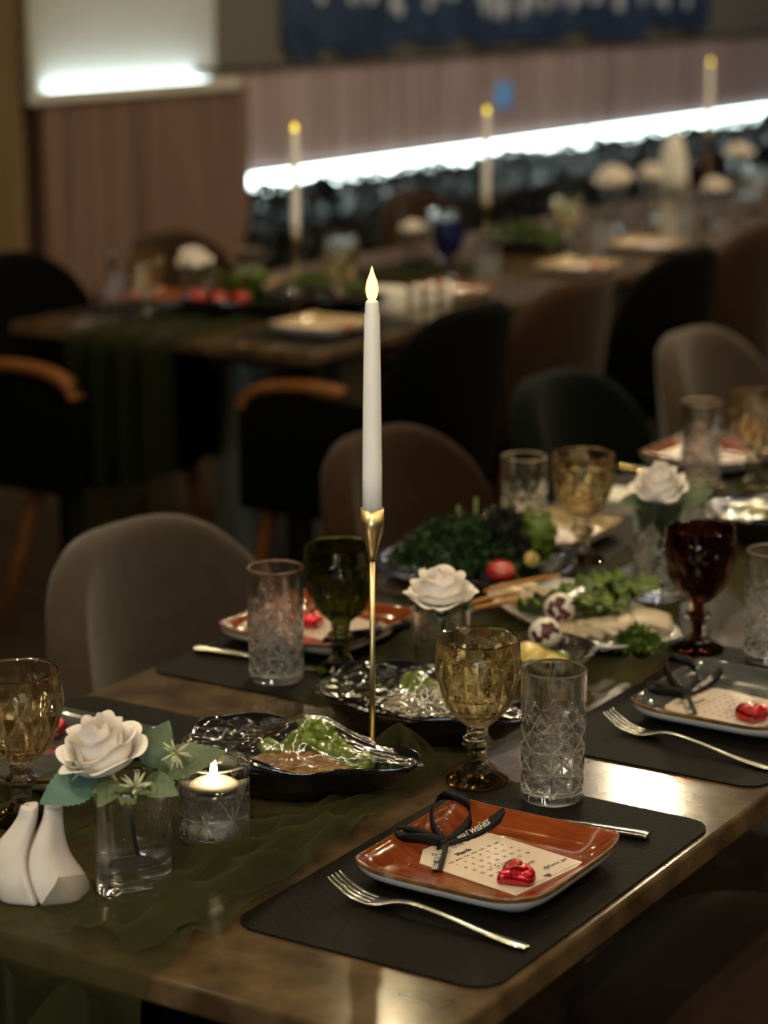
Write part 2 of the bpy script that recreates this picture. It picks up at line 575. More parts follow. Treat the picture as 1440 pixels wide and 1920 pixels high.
ob('diffuser', box(-.085, -.055, .33, 1.28, .012, .022), 'led_ledge', ledge, smooth=False, label='glowing white light tube')
ob('lip', box(.10, .115, 0, 1.22, -.004, .036, .003), 'ceramic_white', ledge, smooth=False)

# ragged dark blue hanging on the wall
random.seed(11)
pv = [(6.42, 2.2), (6.42, 1.36)]
yy = 6.42
while yy < 10.6:
    z = 1.245 + .02 * math.sin(yy * 5.1) + .05 * max(0, fbm(yy, 3.3, 0, 4.0)) * 2
    if yy < 6.75:
        z = 1.30 - .10 * math.sin((yy - 6.42) / .33 * PI)
    pv.append((yy, z))
    yy += .045
pv += [(10.6, 1.30), (10.6, 2.2)]
n = len(pv)
pb = ([(0, a, b) for a, b in pv] + [(.02, a, b) for a, b in pv],
      [tuple(range(n)), tuple(range(2 * n - 1, n - 1, -1))] + [(i, (i + 1) % n, n + (i + 1) % n, n + i) for i in range(n)])
art = ob('wall_hanging', pb, 'painting', smooth=False, loc=(XW - .049, 0, 0))
tag(art, 'dark blue wall hanging with pale marks and a ragged lower edge', 'picture')
marks = []
for i in range(70):
    a = 6.6 + 3.9 * random.random()
    b = 1.40 + .10 * random.random() + .12 * (random.random() ** 2)
    s = .020 + .032 * random.random()
    m = 7
    r_ = [s * (.6 + .7 * random.random()) for _ in range(m)]
    vs = [(.0225, a + r_[q] * math.cos(TAU * q / m), b + 1.2 * r_[q] * math.sin(TAU * q / m)) for q in range(m)]
    ob('pale_mark', (vs + [(.019, q[1], q[2]) for q in vs], [tuple(range(m))] + [(q, (q + 1) % m, m + (q + 1) % m, m + q) for q in range(m)]), 'painting_mark', art, smooth=False)

sk = thing('wall_socket', 'small glowing blue double switch plate on the wooden wall cladding', 'switch', (XW, 8.2, 1.012))
ob('plate', box(-.003, .010, -.062, .062, -.058, .058, .003), 'socket_plate', sk, smooth=False)
for s in (-.03, .03):
    ob('rocker', box(.010, .016, s - .02, s + .02, -.035, .035, .002), 'socket_plate', sk, smooth=False)

# dark glossy hedge in front of the light strip
random.seed(3)
HV, HF = [], []
for i in range(9000):
    yy = 5.85 + 7.9 * random.random() ** 1.15
    u = random.random()
    top = .765 + .035 * fbm(yy, 1.7, 0, 2.3) + .03 * fbm(yy, 5, 0, 9)
    z = top - .5 * u ** 1.6
    x = XW + .12 + .17 * random.random() * (0.35 + u)
    L = .035 + .03 * random.random()
    th, ph = random.random() * TAU, random.uniform(-.9, .9)
    d = Vector((math.cos(th) * math.cos(ph), math.sin(th) * math.cos(ph), math.sin(ph)))
    q = d.cross(Vector((random.random() - .5, random.random() - .5, 1))).normalized() * (L * .36)
    c = Vector((x, yy, z))
    nrm = d.cross(q).normalized() * (L * .12)
    b = len(HV)
    HV += [tuple(c), tuple(c + d * L * .5 + q + nrm), tuple(c + d * L), tuple(c + d * L * .5 - q + nrm)]
    HF += [(b, b + 1, b + 2), (b, b + 2, b + 3)]
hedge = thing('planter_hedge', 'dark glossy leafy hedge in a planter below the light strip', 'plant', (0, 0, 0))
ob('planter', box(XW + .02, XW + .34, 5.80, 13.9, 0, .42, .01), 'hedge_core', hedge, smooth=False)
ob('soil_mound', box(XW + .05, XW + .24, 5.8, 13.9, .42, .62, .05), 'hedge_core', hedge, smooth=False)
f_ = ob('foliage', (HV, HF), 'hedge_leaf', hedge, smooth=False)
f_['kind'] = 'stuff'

# ------------------------------------------------------------------ ceiling lights above the frame, most of them added for glints and fill
lampd = thing('glint_lamp', 'round warm recessed ceiling lamp', 'lamp', (0, 0, 0), 0, 'added warm ceiling lamps')
ob('housing', lathe([(0, .08), (.075, .08), (.075, .0), (.055, -.004), (.041, .0), (.041, .03), (0, .03)], 24), 'black_metal', lampd)
ob('lens', lathe([(0, .012), (.022, .012), (.022, .006), (0, .006)], 16), 'glint_lens', lampd)
for i, (x, y, z) in enumerate(GLINT_LAMPS):
    o = lampd if i == 0 else dup(lampd, lampd['label'], (x, y, z), group='added warm ceiling lamps')
    o.location = (x, y, z)
for x, y0, y1, m in [(*q, 'bar_glow') for q in FILL_BARS] + [(*FILL_WASH, 'wash_glow')]:
    t = thing('fill_light_bar', (('unseen warm fill bar added on the window side', 'unseen warm fill bar added between the two tables')[x < 0] if m == 'bar_glow' else 'unseen cool bar added to brighten the clad wall'), 'lamp', (x, y0, 2.74))
    ob('profile', box(-.03, .03, 0, y1 - y0, .012, .06), 'black_metal', t, smooth=False)
    ob('diffuser', box(-.025, .025, .01, y1 - y0 - .01, 0, .012), m, t, smooth=False)
pend0 = thing('glint_bulb', 'unseen small warm hanging bulb added for glints in the glasses', 'lamp', (0, 0, 0), 0, 'added warm bulbs')
ob('bulb', lathe([(0, -.03), (.016, -.026), (.027, -.010), (.027, .004), (.018, .022), (.010, .036), (0, .036)], 20), 'glint_glow', pend0)
ob('socket', lathe([(0, .034), (.014, .034), (.014, .075), (.004, .085), (0, .085)], 16), 'black_metal', pend0)
ob('cord', tube([(0, 0, .08), (0, 0, 1.06)], .003, 6), 'black_metal', pend0)
for i, q in enumerate(GLINT_BULBS):
    o = pend0 if i == 0 else dup(pend0, pend0['label'], q, group='added warm bulbs')
    o.location = q
for x, y, z, wt, aim in SPOTS:
    t = thing('ceiling_spot', 'unseen round warm ceiling spotlight aimed at a dining table', 'lamp', (x, y, z), 0, 'warm ceiling spotlights')
    ob('housing', lathe([(0, .08), (.06, .08), (.06, .0), (.05, -.004), (.045, .0), (.045, .03), (0, .03)], 32), 'black_metal', t)
    ob('lens', lathe([(0, .012), (.03, .012), (.03, .006), (0, .006)], 24), 'spot_lens', t)
    L = bpy.data.lights.new('spot_light', 'SPOT')
    L.energy = wt
    L.color = (1.0, .92, .78) if y < 1 else (1.0, .82, .55)
    L.spot_size = R(44)
    L.spot_blend = .8
    L.shadow_soft_size = .06
    lo = bpy.data.objects.new('spot_light', L)
    COL.objects.link(lo)
    lo.parent = t
    lo.location = (0, 0, -.012)
    lo.rotation_euler = (Vector(aim) - Vector((x, y, z))).to_track_quat('-Z', 'Y').to_euler()


# ------------------------------------------------------------------ tables
def table(label, x0, x1, y0, y1):
    t = thing('dining_table', label, 'table', ((x0 + x1) / 2, (y0 + y1) / 2, 0))
    a, b = (x1 - x0) / 2, (y1 - y0) / 2
    ob('tabletop', box(-a, a, -b, b, .722, .75, .004), 'stone', t, smooth=False)
    ob('apron', box(-a + .06, a - .06, -b + .06, b - .06, .694, .722, .003), 'black_metal', t, smooth=False)
    for sx in (-1, 1):
        for sy in (-1, 0, 1):
            cx, cy_ = sx * (a - .10), sy * (b - .10)
            ob('leg', box(cx - .025, cx + .025, cy_ - .025, cy_ + .025, 0, .694, .003), 'black_metal', t, smooth=False)
    return t


t1 = table('long brown stone topped dining table with the lit candle standing in its middle', -.86, 0, 0, 3.5)
ob('end_panel', box(-.38, .38, -1.69, -1.67, .05, .694, .003), 'fabric_black', t1, smooth=False)
t2 = table('second brown dining table further back, in front of the wood clad wall', -2.95, -2.04, 2.88, 8.2)
for q in (-.23, .0):
    ob('pedestal', box(q - .06, q + .06, -2.02, -1.92, 0, .694, .004), 'pedestal_grey', t2, smooth=False)

# ------------------------------------------------------------------ chairs
BR, BP = .38, R(48)


def back_vf(h0=.44, h1=.84, e=3.4, drop=.40, lean=.10, nu=20, nv=10):
    def f(u, v):
        a = 2 * u - 1
        ph = a * BP
        top = h1 - drop * abs(a) ** e * .55 - .10 * max(0, abs(a) - .86) / .14
        z = h0 + (top - h0) * v
        xx = -BR * math.cos(ph) + BR - .25 - lean * (z - h0)
        w_ = 1 - .10 * (1 - v) ** 2
        return (xx, BR * math.sin(ph) * w_, z)
    return grid(nu, nv, f)


def seat_vf():
    prof = []
    V, F = [], []
    rows = [(.92, .37), (1.0, .39), (1.0, .44), (.95, .468), (.6, .476), (0, .478)]
    n = 40
    for s, z in rows:
        for k in range(n):
            t = TAU * k / n
            c, s_ = math.cos(t), math.sin(t)
            V.append((.24 * s * math.copysign(abs(c) ** .55, c) + .02, .245 * s * math.copysign(abs(s_) ** .55, s_), z))
    for j in range(len(rows) - 1):
        for k in range(n):
            F.append((j * n + k, j * n + (k + 1) % n, (j + 1) * n + (k + 1) % n, (j + 1) * n + k))
    F.append(tuple(range(n - 1, -1, -1)))
    return V, F


def leg_vf(x, y, sx, sy, z1=.39):
    return tube([(x, y, z1), (x + sx * .5, y + sy * .5, z1 / 2), (x + sx, y + sy, 0)], [.021, .018, .013], 12)


def chair(kind, label, x, y, rz, arms=False, group=None, height=.815):
    t = thing('armchair' if arms else 'dining_chair', label, 'chair', (x, y, 0), rz, group)
    b = subd(solid(ob('backrest', back_vf(h1=height, h0=.40 if arms else .44), kind, t), .06), 1)
    # piping seam round the sides of the back
    for s in (-1, 1):
        pts = []
        for k in range(9):
            v = k / 8
            z = .44 + (.62 - .44) * v
            ph = s * BP * .9
            pts.append((-BR * math.cos(ph) + BR - .25 - .10 * (z - .44) + .030, BR * math.sin(ph) * (1 - .10 * (1 - v) ** 2), z))
        ob('seam', tube(pts, .003, 6), kind, t)
    ob('seat', seat_vf(), kind, t)
    for sx, sy in ((1, 1), (1, -1), (-1, 1), (-1, -1)):
        ob('leg', leg_vf(-.02, .17 * sy, -.08, .075 * sy) if arms and sx < 0 else leg_vf(.16 * sx + .02, .17 * sy, .06 * sx if sx > 0 else -.09, .045 * sy), 'chair_wood', t)
    if arms:
        for s in (-1, 1):
            yy_ = s * .285
            pth = [(-.09, yy_, .664), (-.02, yy_, .672), (.08, yy_, .668), (.14, yy_, .654), (.175, yy_, .632), (.192, yy_, .605)]
            pth = interp(pth, 22)
            ob('armrest', bar(pth, [.045] * len(pth), .026, (0, 1, 0)), 'chair_wood', t)
            ob('side_panel', box(-.19, .20, yy_ - .016, yy_ + .016, .36, .645, .014), kind, t)
    return t


chair('fabric_taupe', 'taupe upholstered chair at left, standing behind the green goblet', -.94, 1.14, 0)
chair('fabric_brown', 'brown upholstered chair directly behind the lit white candle', -1.0, 1.94, 0)
chair('fabric_teal', 'dark teal upholstered chair between the brown and the taupe chair', -1.01, 2.64, 0)
chair('fabric_taupe', 'taupe upholstered chair behind the furthest orange plate at right', -1.01, 3.31, 0)
chair('fabric_taupe', 'taupe chair in the bottom right corner, pushed under the near table', .03, .22, PI)
chair('fabric_brown', 'brown chair tucked in at the right table edge, beside the dark grey plate', .0, .88, PI)
chair('fabric_black', 'black armchair with wooden arms at the left front corner of the second table', -2.82, 3.03, 0, True, height=.90)
chair('fabric_black', 'black armchair with wooden arms behind the lit white candle, at the second table', -2.04, 3.16, PI, True, height=.86)
chair('fabric_brown', 'dark brown chair on the near side of the second table, with a pale side edge', -2.06, 3.75, PI, height=.85)
chair('fabric_black', 'black chair on the near side of the second table, between two brown chairs', -2.06, 4.42, PI, height=.86)
chair('fabric_brown', 'dark brown chair at the right frame edge on the near side of the second table', -2.10, 5.05, PI, height=.87)
chair('fabric_brown', 'brown chair behind the second table in front of the wood clad block', -3.08, 4.05, 0, height=.84)
chair('fabric_brown', 'brown chair behind the second table in front of the dark hedge', -3.10, 5.5, 0, height=.84)

# ------------------------------------------------------------------ table linen
TZ = 0.75
matd = None


def mat_vf(a, b, r=.03):
    pts = []
    for cx, cy_, a0 in ((a - r, b - r, 0), (-a + r, b - r, 90), (-a + r, -b + r, 180), (a - r, -b + r, 270)):
        for k in range(7):
            t = R(a0 + 15 * k)
            pts.append((cx + r * math.cos(t), cy_ + r * math.sin(t)))
    n = len(pts)
    return ([(x, y, 0) for x, y in pts] + [(x, y, .0022) for x, y in pts],
            [tuple(range(n - 1, -1, -1)), tuple(range(n, 2 * n))] + [(i, (i + 1) % n, n + (i + 1) % n, n + i) for i in range(n)])


mat_me = me_from('placemat', mat_vf(.142, .242), 'mat_leather', smooth=False)
MZ = TZ + .0024
for lab, x, y in (
        ('dark leather placemat under the front orange plate', -.152, .370),
        ('dark leather placemat under the dark grey plate with the card at right', -.152, .975),
        ('dark leather placemat under the left cut glass tumbler and the green goblet', -.712, .968),
        ('dark leather placemat at the left table edge under the plate behind the amber goblet', -.712, .365),
        ('dark leather placemat under the cream plate behind the green salad', -.712, 1.58),
        ('dark leather placemat under the furthest orange plate of the near table', -.712, 2.20)):
    o = ob('placemat', mat_me, None, loc=(x, y, TZ + .0002))
    tag(o, lab, 'placemat', 'dark leather placemats on the near table')
for lab, x, y in (('dark placemat on the second table under the plate beside the candle at its front end', -2.20, 3.20),
                  ('dark placemat on the second table under the orange plate beside the bottle', -2.78, 3.30)):
    o = ob('placemat', mat_me, None, loc=(x, y, TZ + .0002))
    tag(o, lab, 'placemat')

# tulle runner: lies along the table in loose folds, flat where something stands on it
FLAT = [(-.50, .085, .075), (-.423, .145, .05), (-.439, .30, .05), (-.453, .467, .14), (-.455, .69, .13), (-.425, .59, .05), (-.60, .22, .05), (-.29, .59, .05),
        (-.62, .85, .05), (-.491, .853, .05), (-.48, 1.2, .16), (-.415, .985, .09), (-.451, 1.389, .05), (-.293, 1.19, .05), (-.43, 1.78, .15),
        (-.735, 1.365, .16), (-.155, .37, .10), (-.14, .96, .10)]


def tulle_z(x, y):
    q = .5 * fbm(x, y, 0, 9)
    h = .009 * abs(math.sin(75 * x + 34 * y + 6 * fbm(x, y, 0, 4))) ** 1.6 + .008 * abs(math.sin(48 * x - 30 * y + 6 * fbm(x, y, 3, 5))) ** 2 + .012 * max(0, fbm(x, y, 2, 7)) + .008 * abs(fbm(x, y, 5, 22))
    h = h * 1.2 + .045 * math.exp(-((x + .345) ** 2 / .0016 + (y - .53) ** 2 / .003))
    k = 1.0
    for a, b, r in FLAT:
        d = math.hypot(x - a, y - b)
        if d < r * 1.4:
            k = min(k, max(0.0, (d - r * .85) / (r * .55)))
    return TZ + .0008 + h * k * k * (3 - 2 * k)


def runner(u, v):
    """v: 0 = hem hanging in front of the table, then up over the edge and along the top"""
    hang = .55
    s = v * (hang + 3.2)
    e = fbm(v * 9, .3, 0, 1)
    if s < hang:
        x0, x1 = -.86, -.285
        x = x0 + (x1 - x0) * u
        z = .745 - (hang - s)
        y = -.012 - .028 * (1 + math.sin(x * 46 + 2 * fbm(x, z, 0, 4))) * min(1, (hang - s) / .12) - .004
        return (x, y, z)
    yy = s - hang
    RE = [(0, -.284), (.15, -.284), (.33, -.305), (.47, -.345), (.60, -.332), (.78, -.31), (1.0, -.28), (1.3, -.30), (4, -.30)]
    for (ya, xa), (yb, xb) in zip(RE, RE[1:]):
        if ya <= yy <= yb:
            r_edge = xa + (xb - xa) * (yy - ya) / (yb - ya)
    r_edge += .008 * fbm(yy, 8, 0, 7)
    l_edge = -.86 + .26 * min(1, yy / .6) ** .8 + .03 * math.sin(yy * 5) * min(1, yy / .4)
    x = l_edge + (r_edge - l_edge) * u
    z = tulle_z(x, yy) if yy > .03 else TZ + .001 + (tulle_z(x, .03) - TZ) * yy / .03
    if x > -.34 or x < -.55:
        z = max(z, TZ + .0038)
    return (x, yy, z)


o = ob('tulle_runner', grid(90, 300, runner), 'tulle', loc=(0, 0, 0))
tag(o, 'sheer dark green tulle runner laid in folds along the near table, hanging over its end', 'table runner')
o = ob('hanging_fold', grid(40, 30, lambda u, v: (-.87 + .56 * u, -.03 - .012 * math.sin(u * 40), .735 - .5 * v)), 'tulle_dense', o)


# loose pleats lying on the runner, and one puff pushed up beside the front goblet
for k, (xa, xb, wd, ya, yb) in enumerate(((-.335, -.325, .050, .012, .50), (-.375, -.352, .040, .012, .56), (-.315, -.318, .026, .03, .42), (-.352, -.385, .030, .05, .52), (-.60, -.66, .04, .012, .085))):
    def pleat(u, v, xa=xa, xb=xb, wd=wd, ya=ya, yb=yb, k=k):
        yy = ya + (yb - ya) * v
        x = xa + (xb - xa) * v ** 1.3 + .010 * math.sin(v * 5 + k * 2) + (u - .5) * wd * (1.25 - .7 * v)
        return (x, yy, tulle_z(x, yy) + .005 + .016 * math.sin(PI * u) ** 1.5 * (.35 + .65 * math.sin(PI * min(1, v * 1.15))))
    ob('pleat', grid(12, 60, pleat), 'tulle', o)


def puff(u, v):
    a, r = TAU * u, v
    x, yy = -.362 + .040 * r * math.cos(a), .545 + .075 * r * math.sin(a)
    return (x, yy, TZ + .005 + .048 * (1 - r * r) * (1 + .35 * math.sin(3 * a + 4 * r)) + .010 * math.sin(7 * a + 9 * r) * r * (1 - r))


ob('puff', grid(60, 14, puff), 'tulle', o)


def far_runner(u, v):
    s = v * 2.2
    if s < .6:
        return (-2.72 + .30 * u, 2.86 - .03 * (1 + math.sin(u * 24)), .755 - (.6 - s) * 1.0 + .0)
    return (-2.72 + .32 * u, 2.87 + (s - .6), .753 + .008 * (1 + math.sin(u * 19 + s * 5)))


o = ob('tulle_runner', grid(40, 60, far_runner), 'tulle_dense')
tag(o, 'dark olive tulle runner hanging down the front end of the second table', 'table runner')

# ------------------------------------------------------------------ glasses


def tri(x):
    x = x % 1.0
    return min(x, 1 - x)


def cut_fn(h):
    N = 9

    def f(t, r, z, j):
        if r < .03 or z < .010:
            return r
        u = t / TAU * N
        v = z / h
        p = h / (TAU * .035) * N
        a, b = u + v * p, u - v * p
        g = 0.0
        top = .70 - .16 * 2 * tri(u)
        if v < top:
            g += .0020 * max(0, 1 - min(tri(a), tri(b)) / .085)
            if v < .55:
                g += .0011 * max(0, 1 - min(tri(u + .5), tri(v * p + .5)) / .06)
        return r - g
    return f


def tumbler_prof(h, r0, r1, t, base, rows=150):
    p = [(0, 0), (r0 * .93, 0), (r0, .003)]
    for k in range(1, rows + 1):
        v = k / rows
        p.append((r0 + (r1 - r0) * v, .003 + (h - .005) * v))
    p += [(r1 - t * .5, h), (r1 - t, h - .002)]
    for k in range(1, 13):
        v = 1 - k / 12
        p.append((r0 - t + (r1 - r0) * v, base + .004 + (h - .006 - base) * v))
    p += [(r0 * .6, base), (0, base)]
    return p


def fix_prof(p):
    return p


def highball_me():
    h = .147
    pr = tumbler_prof(h, .0338, .0362, .0040, .013)
    no = len(pr) - 15
    cf = cut_fn(h)
    vf = lathe(pr, 270, lambda t, r, z, j: cf(t, r, z, j) if j < no else r)
    fm = []
    for q in vf[1]:
        m = 0
        if len(q) == 4 and max(q) < 270 * no:
            xs = [Vector(vf[0][i]) for i in q]
            c = sum(xs, Vector()) / 4
            t, rr = math.atan2(c.y, c.x), math.hypot(c.x, c.y)
            v = (c.z - .003) / (h - .005)
            if rr > .03 and rr < .0338 + .0024 * v - .00025:
                m = 1
        fm.append(m)
    return me_from('highball_glass', vf, ['glass', 'glass_cut'], False, fm)


hb_me = highball_me()
hbs = [
    ('tall cut glass tumbler in front, beside the front amber goblet', -.193, .590),
    ('tall cut glass tumbler at left, beside the dark green goblet', -.691, .785),
    ('tall cut glass tumbler at the right frame edge, behind the dark grey plate', -.193, 1.195),
    ('tall cut glass tumbler in front of the furthest orange plate', -.700, 2.090),
    ('tall cut glass tumbler behind the green salad, beside an amber goblet', -.745, 1.535)]
HBG = 'cut glass tumblers on the near table'
for lab, x, y in hbs:
    tag(ob('highball_glass', hb_me, None, loc=(x, y, MZ), rot=(0, 0, x * 40)), lab, 'glass', HBG)
for lab, x, y in (
        ('blurred cut tumbler on the second table near the red heart, behind the leafy salad', -2.62, 3.46),
        ('blurred tall tumbler on the second table, right of the dark blue goblet', -2.26, 4.10),
        ('blurred tall tumbler on the second table below the big white rose', -2.30, 4.87),
        ('blurred tumbler on the second table below the third candle', -2.28, 5.45)):
    tag(ob('highball_glass', hb_me, None, loc=(x, y, TZ)), lab, 'glass', 'tumblers on the second table')

GB = [(.0145, .066), (.022, .073), (.0315, .083), (.039, .098), (.0435, .113), (.0462, .128), (.0468, .142), (.0462, .155), (.0458, .165)]


def goblet_bowl_me(m):
    P = interp(GB, 84)
    pr = [(0, .064), (.010, .064)] + [(a, b) for a, b in P]
    z0, z1 = .070, .1505
    no = len(pr)
    top = P[-1]
    pr += [(top[0] - .0012, top[1] + .0012), (top[0] - .0024, top[1])]
    for a, b in reversed(interp([(.016, .0745)] + [(a - .0034, b + .002) for a, b in GB[2:]], 16)[:-1]):
        pr.append((a, b))
    pr += [(.008, .0725), (0, .072)]
    N = 10

    def f(t, r, z, j):
        if j >= no or z < z0 or z > z1:
            return r
        u = t / TAU * N
        v = ((z - z0) / (z1 - z0)) ** 1.15 * 1.5
        a, b = u + v, u - v
        h = min(tri(a), tri(b)) * 2
        k = min(1, (z1 - z) / .006) * min(1, (z - z0) / .006)
        return r + (.0024 * h - .0008) * k * r / .045
    vf = lathe(pr, 200, f)
    fm = []
    for q in vf[1]:
        k = 0
        if len(q) == 4:
            c = sum((Vector(vf[0][i]) for i in q), Vector()) / 4
            if z0 + .002 < c.z < z1 - .004 and max(q) < no * 200:
                u = math.atan2(c.y, c.x) / TAU * N
                v = ((c.z - z0) / (z1 - z0)) ** 1.15 * 1.5
                k = 1 if min(tri(u + v), tri(u - v)) < .045 else 0
        fm.append(k)
    return me_from('bowl', vf, [m, m + '_cut'], False, fm)


GS = [(0, .0665), (.0128, .0665), (.0125, .060), (.0118, .054), (.0165, .050), (.0180, .046), (.0165, .042), (.0115, .038), (.0112, .030), (.0118, .022), (.0165, .015), (.0185, .010), (0, .010)]
stem_me = {m: me_from('stem', lathe([GS[0]] + [(a, b) for a, b in interp(GS[1:-1], 40)] + [GS[-1]], 10), m, False) for m in ('glass_stem', 'glass_green', 'glass_burgundy', 'glass_blue', 'glass')}


def foot_fn(t, r, z, j):
    return r * (1 + .016 * math.cos(20 * t)) if r > .02 and z > .003 else r


foot_vf = lathe([(0, 0), (.0335, 0), (.0352, .0015), (.0350, .003), (.030, .0055), (.024, .009), (.018, .0125), (0, .013)], 60, foot_fn)
foot_me = {m: me_from('foot', foot_vf, m, False) for m in ('glass_foot', 'glass_green', 'glass_burgundy', 'glass_blue', 'glass')}
bowl_me = {}


def goblet(label, x, y, bm_='glass_amber', stm='glass_stem', fm='glass_foot', z=MZ, group=None, rz=0.0):
    t = thing('goblet', label, 'goblet', (x, y, z), rz, group)
    if bm_ not in bowl_me:
        bowl_me[bm_] = goblet_bowl_me(bm_)
    ob('bowl', bowl_me[bm_], None, t)
    ob('stem', stem_me[stm], None, t)
    ob('foot', foot_me[fm], None, t)
    return t


G1 = 'diamond cut goblets on the near table'
goblet('amber diamond cut goblet in front, between the black dish and the tall tumbler', -.288, .592, rz=.2, group=G1)
goblet('amber goblet cut by the left frame edge, behind the white shakers', -.636, .232, rz=.4, group=G1)
goblet('dark olive green goblet behind the brass candlestick', -.640, .856, 'glass_green', 'glass_green', 'glass_green', group=G1)
goblet('dark burgundy goblet standing behind the dark grey plate', -.292, 1.185, 'glass_burgundy', 'glass_burgundy', 'glass_burgundy', group=G1)
goblet('amber goblet beside the green salad, in front of the cream plate', -.636, 1.52, group=G1, rz=.7)
goblet('amber goblet at the right frame edge, beside the furthest tumbler', -.612, 2.12, group=G1, rz=.1)
G2 = 'goblets on the second table'
goblet('blurred amber goblet on the second table, left of the first white rose', -2.70, 3.12, z=TZ, group=G2)
goblet('blurred amber goblet on the second table, left of the lit candle flame', -2.33, 3.45, z=TZ, group=G2)
goblet('blurred clear goblet on the second table, right of the low white rose', -2.60, 4.42, 'glass', 'glass', 'glass', z=TZ, group=G2)
goblet('blurred dark blue goblet on the second table', -2.40, 4.12, 'glass_blue', 'glass_blue', 'glass_blue', z=TZ, group=G2)
goblet('blurred pale gold goblet on the second table, left of the big white rose', -2.45, 4.93, z=TZ, group=G2)
goblet('blurred burgundy goblet on the second table below the third candle', -2.72, 6.55, 'glass_burgundy', 'glass_burgundy', 'glass_burgundy', z=TZ, group=G2)
goblet('blurred clear goblet on the second table at the right frame edge', -2.40, 6.30, 'glass', 'glass', 'glass', z=TZ, group=G2)
goblet('blurred clear goblet beside the first candle on the second table', -2.52, 3.75, 'glass', 'glass', 'glass', z=TZ, group=G2)

# cut glass bottle on the second table
t = thing('glass_bottle', 'small cut glass bottle with a narrow neck, left end of the second table', 'bottle', (-2.77, 3.07, TZ))
bp_ = [(0, 0), (.042, 0), (.047, .004), (.048, .03), (.047, .07), (.040, .09), (.018, .108), (.013, .12), (.012, .16), (.016, .166), (.016, .172), (.011, .173), (.009, .168), (.009, .12), (.014, .106), (.036, .086), (.043, .066), (.044, .02), (0, .012)]
pr = [bp_[0]] + interp(bp_[1:-1], 70) + [bp_[-1]]
ob('body', lathe(pr, 72, lambda tt, r, z, j: r - (.0016 * max(0, 1 - min(tri(tt / TAU * 9 + z * 32), tri(tt / TAU * 9 - z * 32)) / .16) if r > .035 and j < 36 else 0)), 'glass', t)

# ------------------------------------------------------------------ roses and leaves


def petal_vf(rb, rt, h, wd, curl, ruff, seed):
    """one cupped petal standing on the axis: base radius rb, rim radius rt, height h, half angle wd"""
    rn = random.Random(seed)
    ph = rn.random() * 10

    def f(u, v):
        a = 2 * u - 1
        vv = v * (1 - .42 * abs(a) ** 3.2)
        r = rb * .25 + (rb - rb * .25) * min(1, vv / .35) ** .6 + (rt - rb) * max(0, vv - .25) / .75
        z = h * vv ** (1.0) - curl * h * max(0, vv - .72) ** 2 * 4
        r += curl * h * .55 * max(0, vv - .66) ** 1.5 * 2.2
        ang = a * wd * (.45 + .55 * min(1, vv / .5))
        r += ruff * math.sin(a * 3 + ph) * vv * vv
        z += ruff * .9 * math.sin(a * 3.4 + ph * 3) * vv ** 3
        return (r * math.cos(ang), r * math.sin(ang), z)
    return grid(14, 12, f)


def rose(parent, c, R_, H_, seed, flat=0.0, tilt=(0, 0, 0)):
    """rose head of radius R_ and height H_ as petal parts; flat > 0 opens it out"""
    rn = random.Random(seed)
    LAY = [(3, .16, .10, .98, .2, .0), (3, .30, .24, .98, 1.25, .04), (4, .46, .42, .95, 1.05, .10), (5, .64, .66, .88, .90, .22), (5, .80, .92, .70 - .1 * flat, .85, .42), (6, .86, 1.12, .48 - .14 * flat, .74, .6)]
    M = __import__('mathutils').Euler(tilt).to_matrix()
    for li, (n, rb, rt, hh, wd, curl) in enumerate(LAY):
        if li == 0:
            wd = .95
        for k in range(n):
            sd = seed * 100 + li * 10 + k % 2
            vf = petal_vf(rb * R_ * .85, rt * R_ * .95 * (1 - .1 * (li < 3)), H_ * hh * rn.uniform(.93, 1.05), wd, curl, R_ * .035 * (1 + li * .3), sd)
            rz = TAU * (k + rn.uniform(-.12, .12)) / n + li * .7
            e = Matrix.Rotation(rz, 3, 'Z')
            vf = ([tuple(M @ (e @ Vector(v))) for v in vf[0]], vf[1])
            ob('petal', vf, 'petal_heart' if li < 1 else 'petal', parent, loc=c)


def leaf_vf(L, W, serr=0.0, fold=.25, droop=.2, nu=24):
    V, F = [], []
    for i in range(nu + 1):
        u = i / nu
        wv = W * math.sin(PI * min(1, u ** .8)) ** .85 * (1 - .25 * u)
        if serr and 0 < i < nu:
            wv *= 1 + serr * (1 if i % 2 else -1)
        z = -droop * L * u * u
        for s in (-1, -.5, 0, .5, 1):
            V.append((L * u, wv * s, z + fold * abs(wv * s) + .02 * L * math.sin(u * 26) * abs(s) * .25))
    for i in range(nu):
        for k in range(4):
            F.append((i * 5 + k, i * 5 + k + 1, (i + 1) * 5 + k + 1, (i + 1) * 5 + k))
    return V, F


def cam_dir(right, up, toward):
    """a direction given as seen from the photograph's side: right, up, toward the viewer -> world (the flower is turned that way)"""
    return Vector((right * .848 + toward * .53, right * .53 - toward * .848, up))


def leaf(parent, name, base, d, L, W, m, serr=0.0, roll=0.0, fold=.2, droop=.15, face=None):
    d = Vector(d).normalized()
    n = cam_dir(.15 * math.sin(roll * 3), .62, .75) if face is None else Vector(face)
    y_ = n.cross(d).normalized()
    n = d.cross(y_)
    q = Matrix((d, y_, n)).transposed() @ Matrix.Rotation(roll * .5, 3, 'X')
    vf = leaf_vf(L, W, serr, fold, droop)
    return ob(name, ([tuple(q @ Vector(v)) for v in vf[0]], vf[1]), m, parent, loc=base)


def vase_me(h, r, base, t=.0028):
    pr = tumbler_prof(h, r, r, t, base, 14)
    pr = pr[:-2] + [(r * .72, base), (r * .45, base - .004), (0, base - .005)]
    return me_from('vase', lathe(pr, 72), 'glass', True)


